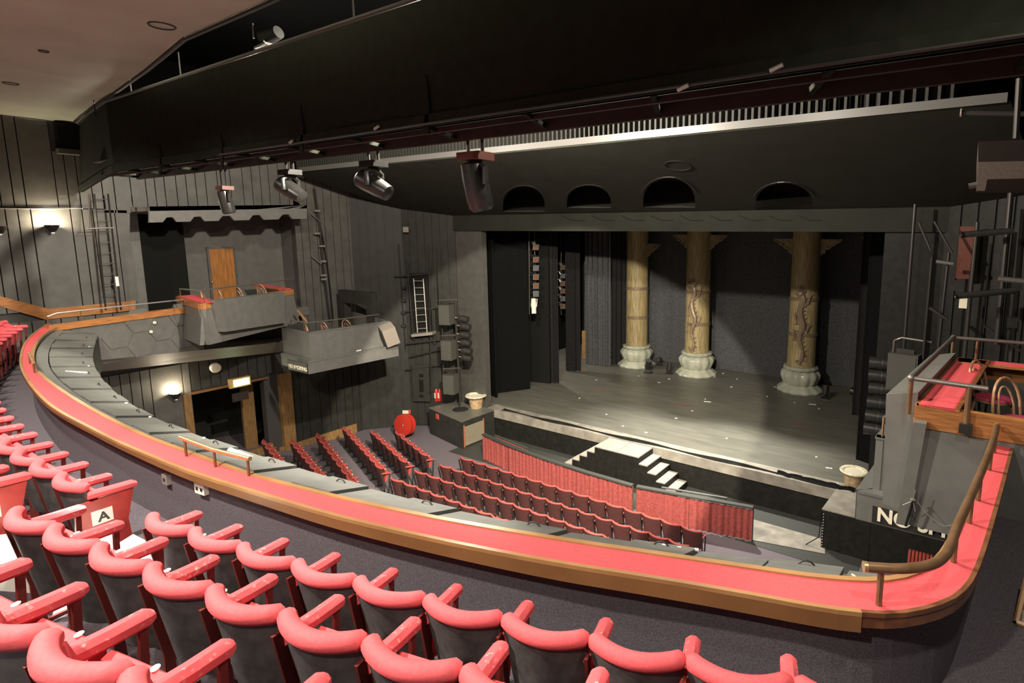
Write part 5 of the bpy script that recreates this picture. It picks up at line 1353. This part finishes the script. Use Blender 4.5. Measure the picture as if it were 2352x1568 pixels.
for x, y in ((2325, 740), (2192, 655), (2335, 655)): MB().box(py(x, y, 13.2), (.16, .12, .2)).build('clamp', 'lamp_black', rw)
# canopy over the upper right box (its edge against the dark)
ca = [py(x, y, 7.0) for x, y in ((2247, 325), (2420, 318), (2420, 410), (2268, 411), (2262, 437), (2243, 437))]
cr = thing('box_canopy', 'brown edged canopy above the upper right box at the frame edge', 'canopy', ca[0])
MB().prism(ca[:4] + [py(2247, 411, 7.0)], (0, 2.6, 0)).build('boards', 'bridge_red', cr)
MB().prism([py(x, y, 6.95) for x, y in ((2247, 372), (2420, 368), (2420, 408), (2268, 411), (2262, 438), (2243, 438))], (0, .06, 0)).build('edge_board', 'speaker_box', cr)
MB().tube([py(2225, 428, 7.0), py(2245, 424, 7.0)], .03, 8).build('pipe_stub', 'rail_steel', cr)
a, b = py(2205, 259, 9.6), py(2330, 268, 9.6)
o = MB().tube([a, b + V((.3, 0, 0))], .035, 8).build('canopy_pipe', 'pipe_dark'); tag(o, 'thin dark pipe under the right end of the canopy', 'pipe')
MB().lathe([(.06, 0), (.06, .02)], a, 12, axis=(1, 0, 0)).build('pipe_flange', 'alu', o)
a, b = py(2341, 180, 9.0), py(2333, 318, 9.0); o = MB().tube([a, b], .035, 8).build('drop_pipe', 'pipe_dark'); tag(o, 'vertical steel pipe above the right box canopy', 'pipe')
# frame on the floor at the right edge
c = [pz(2335, 1428, 5.05), pz(2352, 1432, 5.05)]
fa = thing('wooden_frame', 'corner of a pale wooden frame at the right edge by the carpet', 'frame', c[0])
u = c[0]; MB().tube([u, V((u.x + .08, u.y + .35, u.z + .28))], .022, 6).build('upright', 'wood_light', fa)
MB().tube([u, u + V((.35, -.05, 0))], .022, 6).build('foot_bar', 'wood_light', fa)
MB().box(u + V((.08, .02, .05)), (.1, .02, .08)).build('plate', 'alu', fa)
# ================================================================== MOVING HEAD LAMPS UNDER THE BRIDGE
def moving_head(px_, Y, zt, label, aim, s, side=.0, red=False):
    x, y = px_; c = py(x, y, Y); r = thing('moving_head_lamp', label, 'stage lamp', c, 'moving lamps under the bridge')
    top = V((c.x, c.y, zt))
    MB().box(c + V((0, 0, .0)), (.46 * s, .34 * s, .12 * s)).build('base_box', 'lamp_red' if red else 'lamp_black', r)
    MB().tube([c + V((-.15 * s, 0, .06 * s)), V((c.x - .15 * s, c.y, zt))], .022, 6).tube([c + V((.15 * s, 0, .06 * s)), V((c.x + .15 * s, c.y, zt))], .022, 6).build('hook_clamp', 'pipe_dark', r)
    yk = c + V((0, 0, -.1 * s)); aim = V(aim).normalized()
    sd = aim.cross(V((0, 0, 1))).normalized()
    h = c + V((0, 0, -.42 * s))
    MB().tube([h + sd * .24 * s, h + sd * .25 * s + V((0, 0, .24 * s)), yk + sd * .1 * s, yk - sd * .1 * s, h - sd * .25 * s + V((0, 0, .24 * s)), h - sd * .24 * s], .05 * s, 8).build('yoke', 'lamp_black', r, True)
    MB().lathe([(.06 * s, -.36 * s), (.16 * s, -.33 * s), (.19 * s, -.1 * s), (.2 * s, .2 * s), (.19 * s, .34 * s), (.15 * s, .38 * s)], h, 18, axis=aim).build('head', 'lamp_black', r, True)
    MB().lathe([(.15 * s, .375 * s), (.15 * s, .385 * s)], h, 18, axis=aim).build('lens', 'gel_grey', r)
moving_head((666, 396), YB2 + .03, ZB0 - .03, 'second moving lamp from the left below the lighting bridge', (-.8, -.3, .5), .72)
moving_head((858, 377), YB2 + .03, ZB0 - .03, 'third moving lamp from the left below the lighting bridge', (-.8, -.3, .45), .76)
moving_head((1092, 360), YB2 + .03, ZB0 - .03, 'largest rightmost moving lamp below the lighting bridge', (.05, .25, -1), .86, red=True)
moving_head((516, 432), YB2 + .03, ZB0 - .03, 'leftmost moving lamp, brown and dim, below the lighting bridge', (.0, .2, -1), .62, red=True)
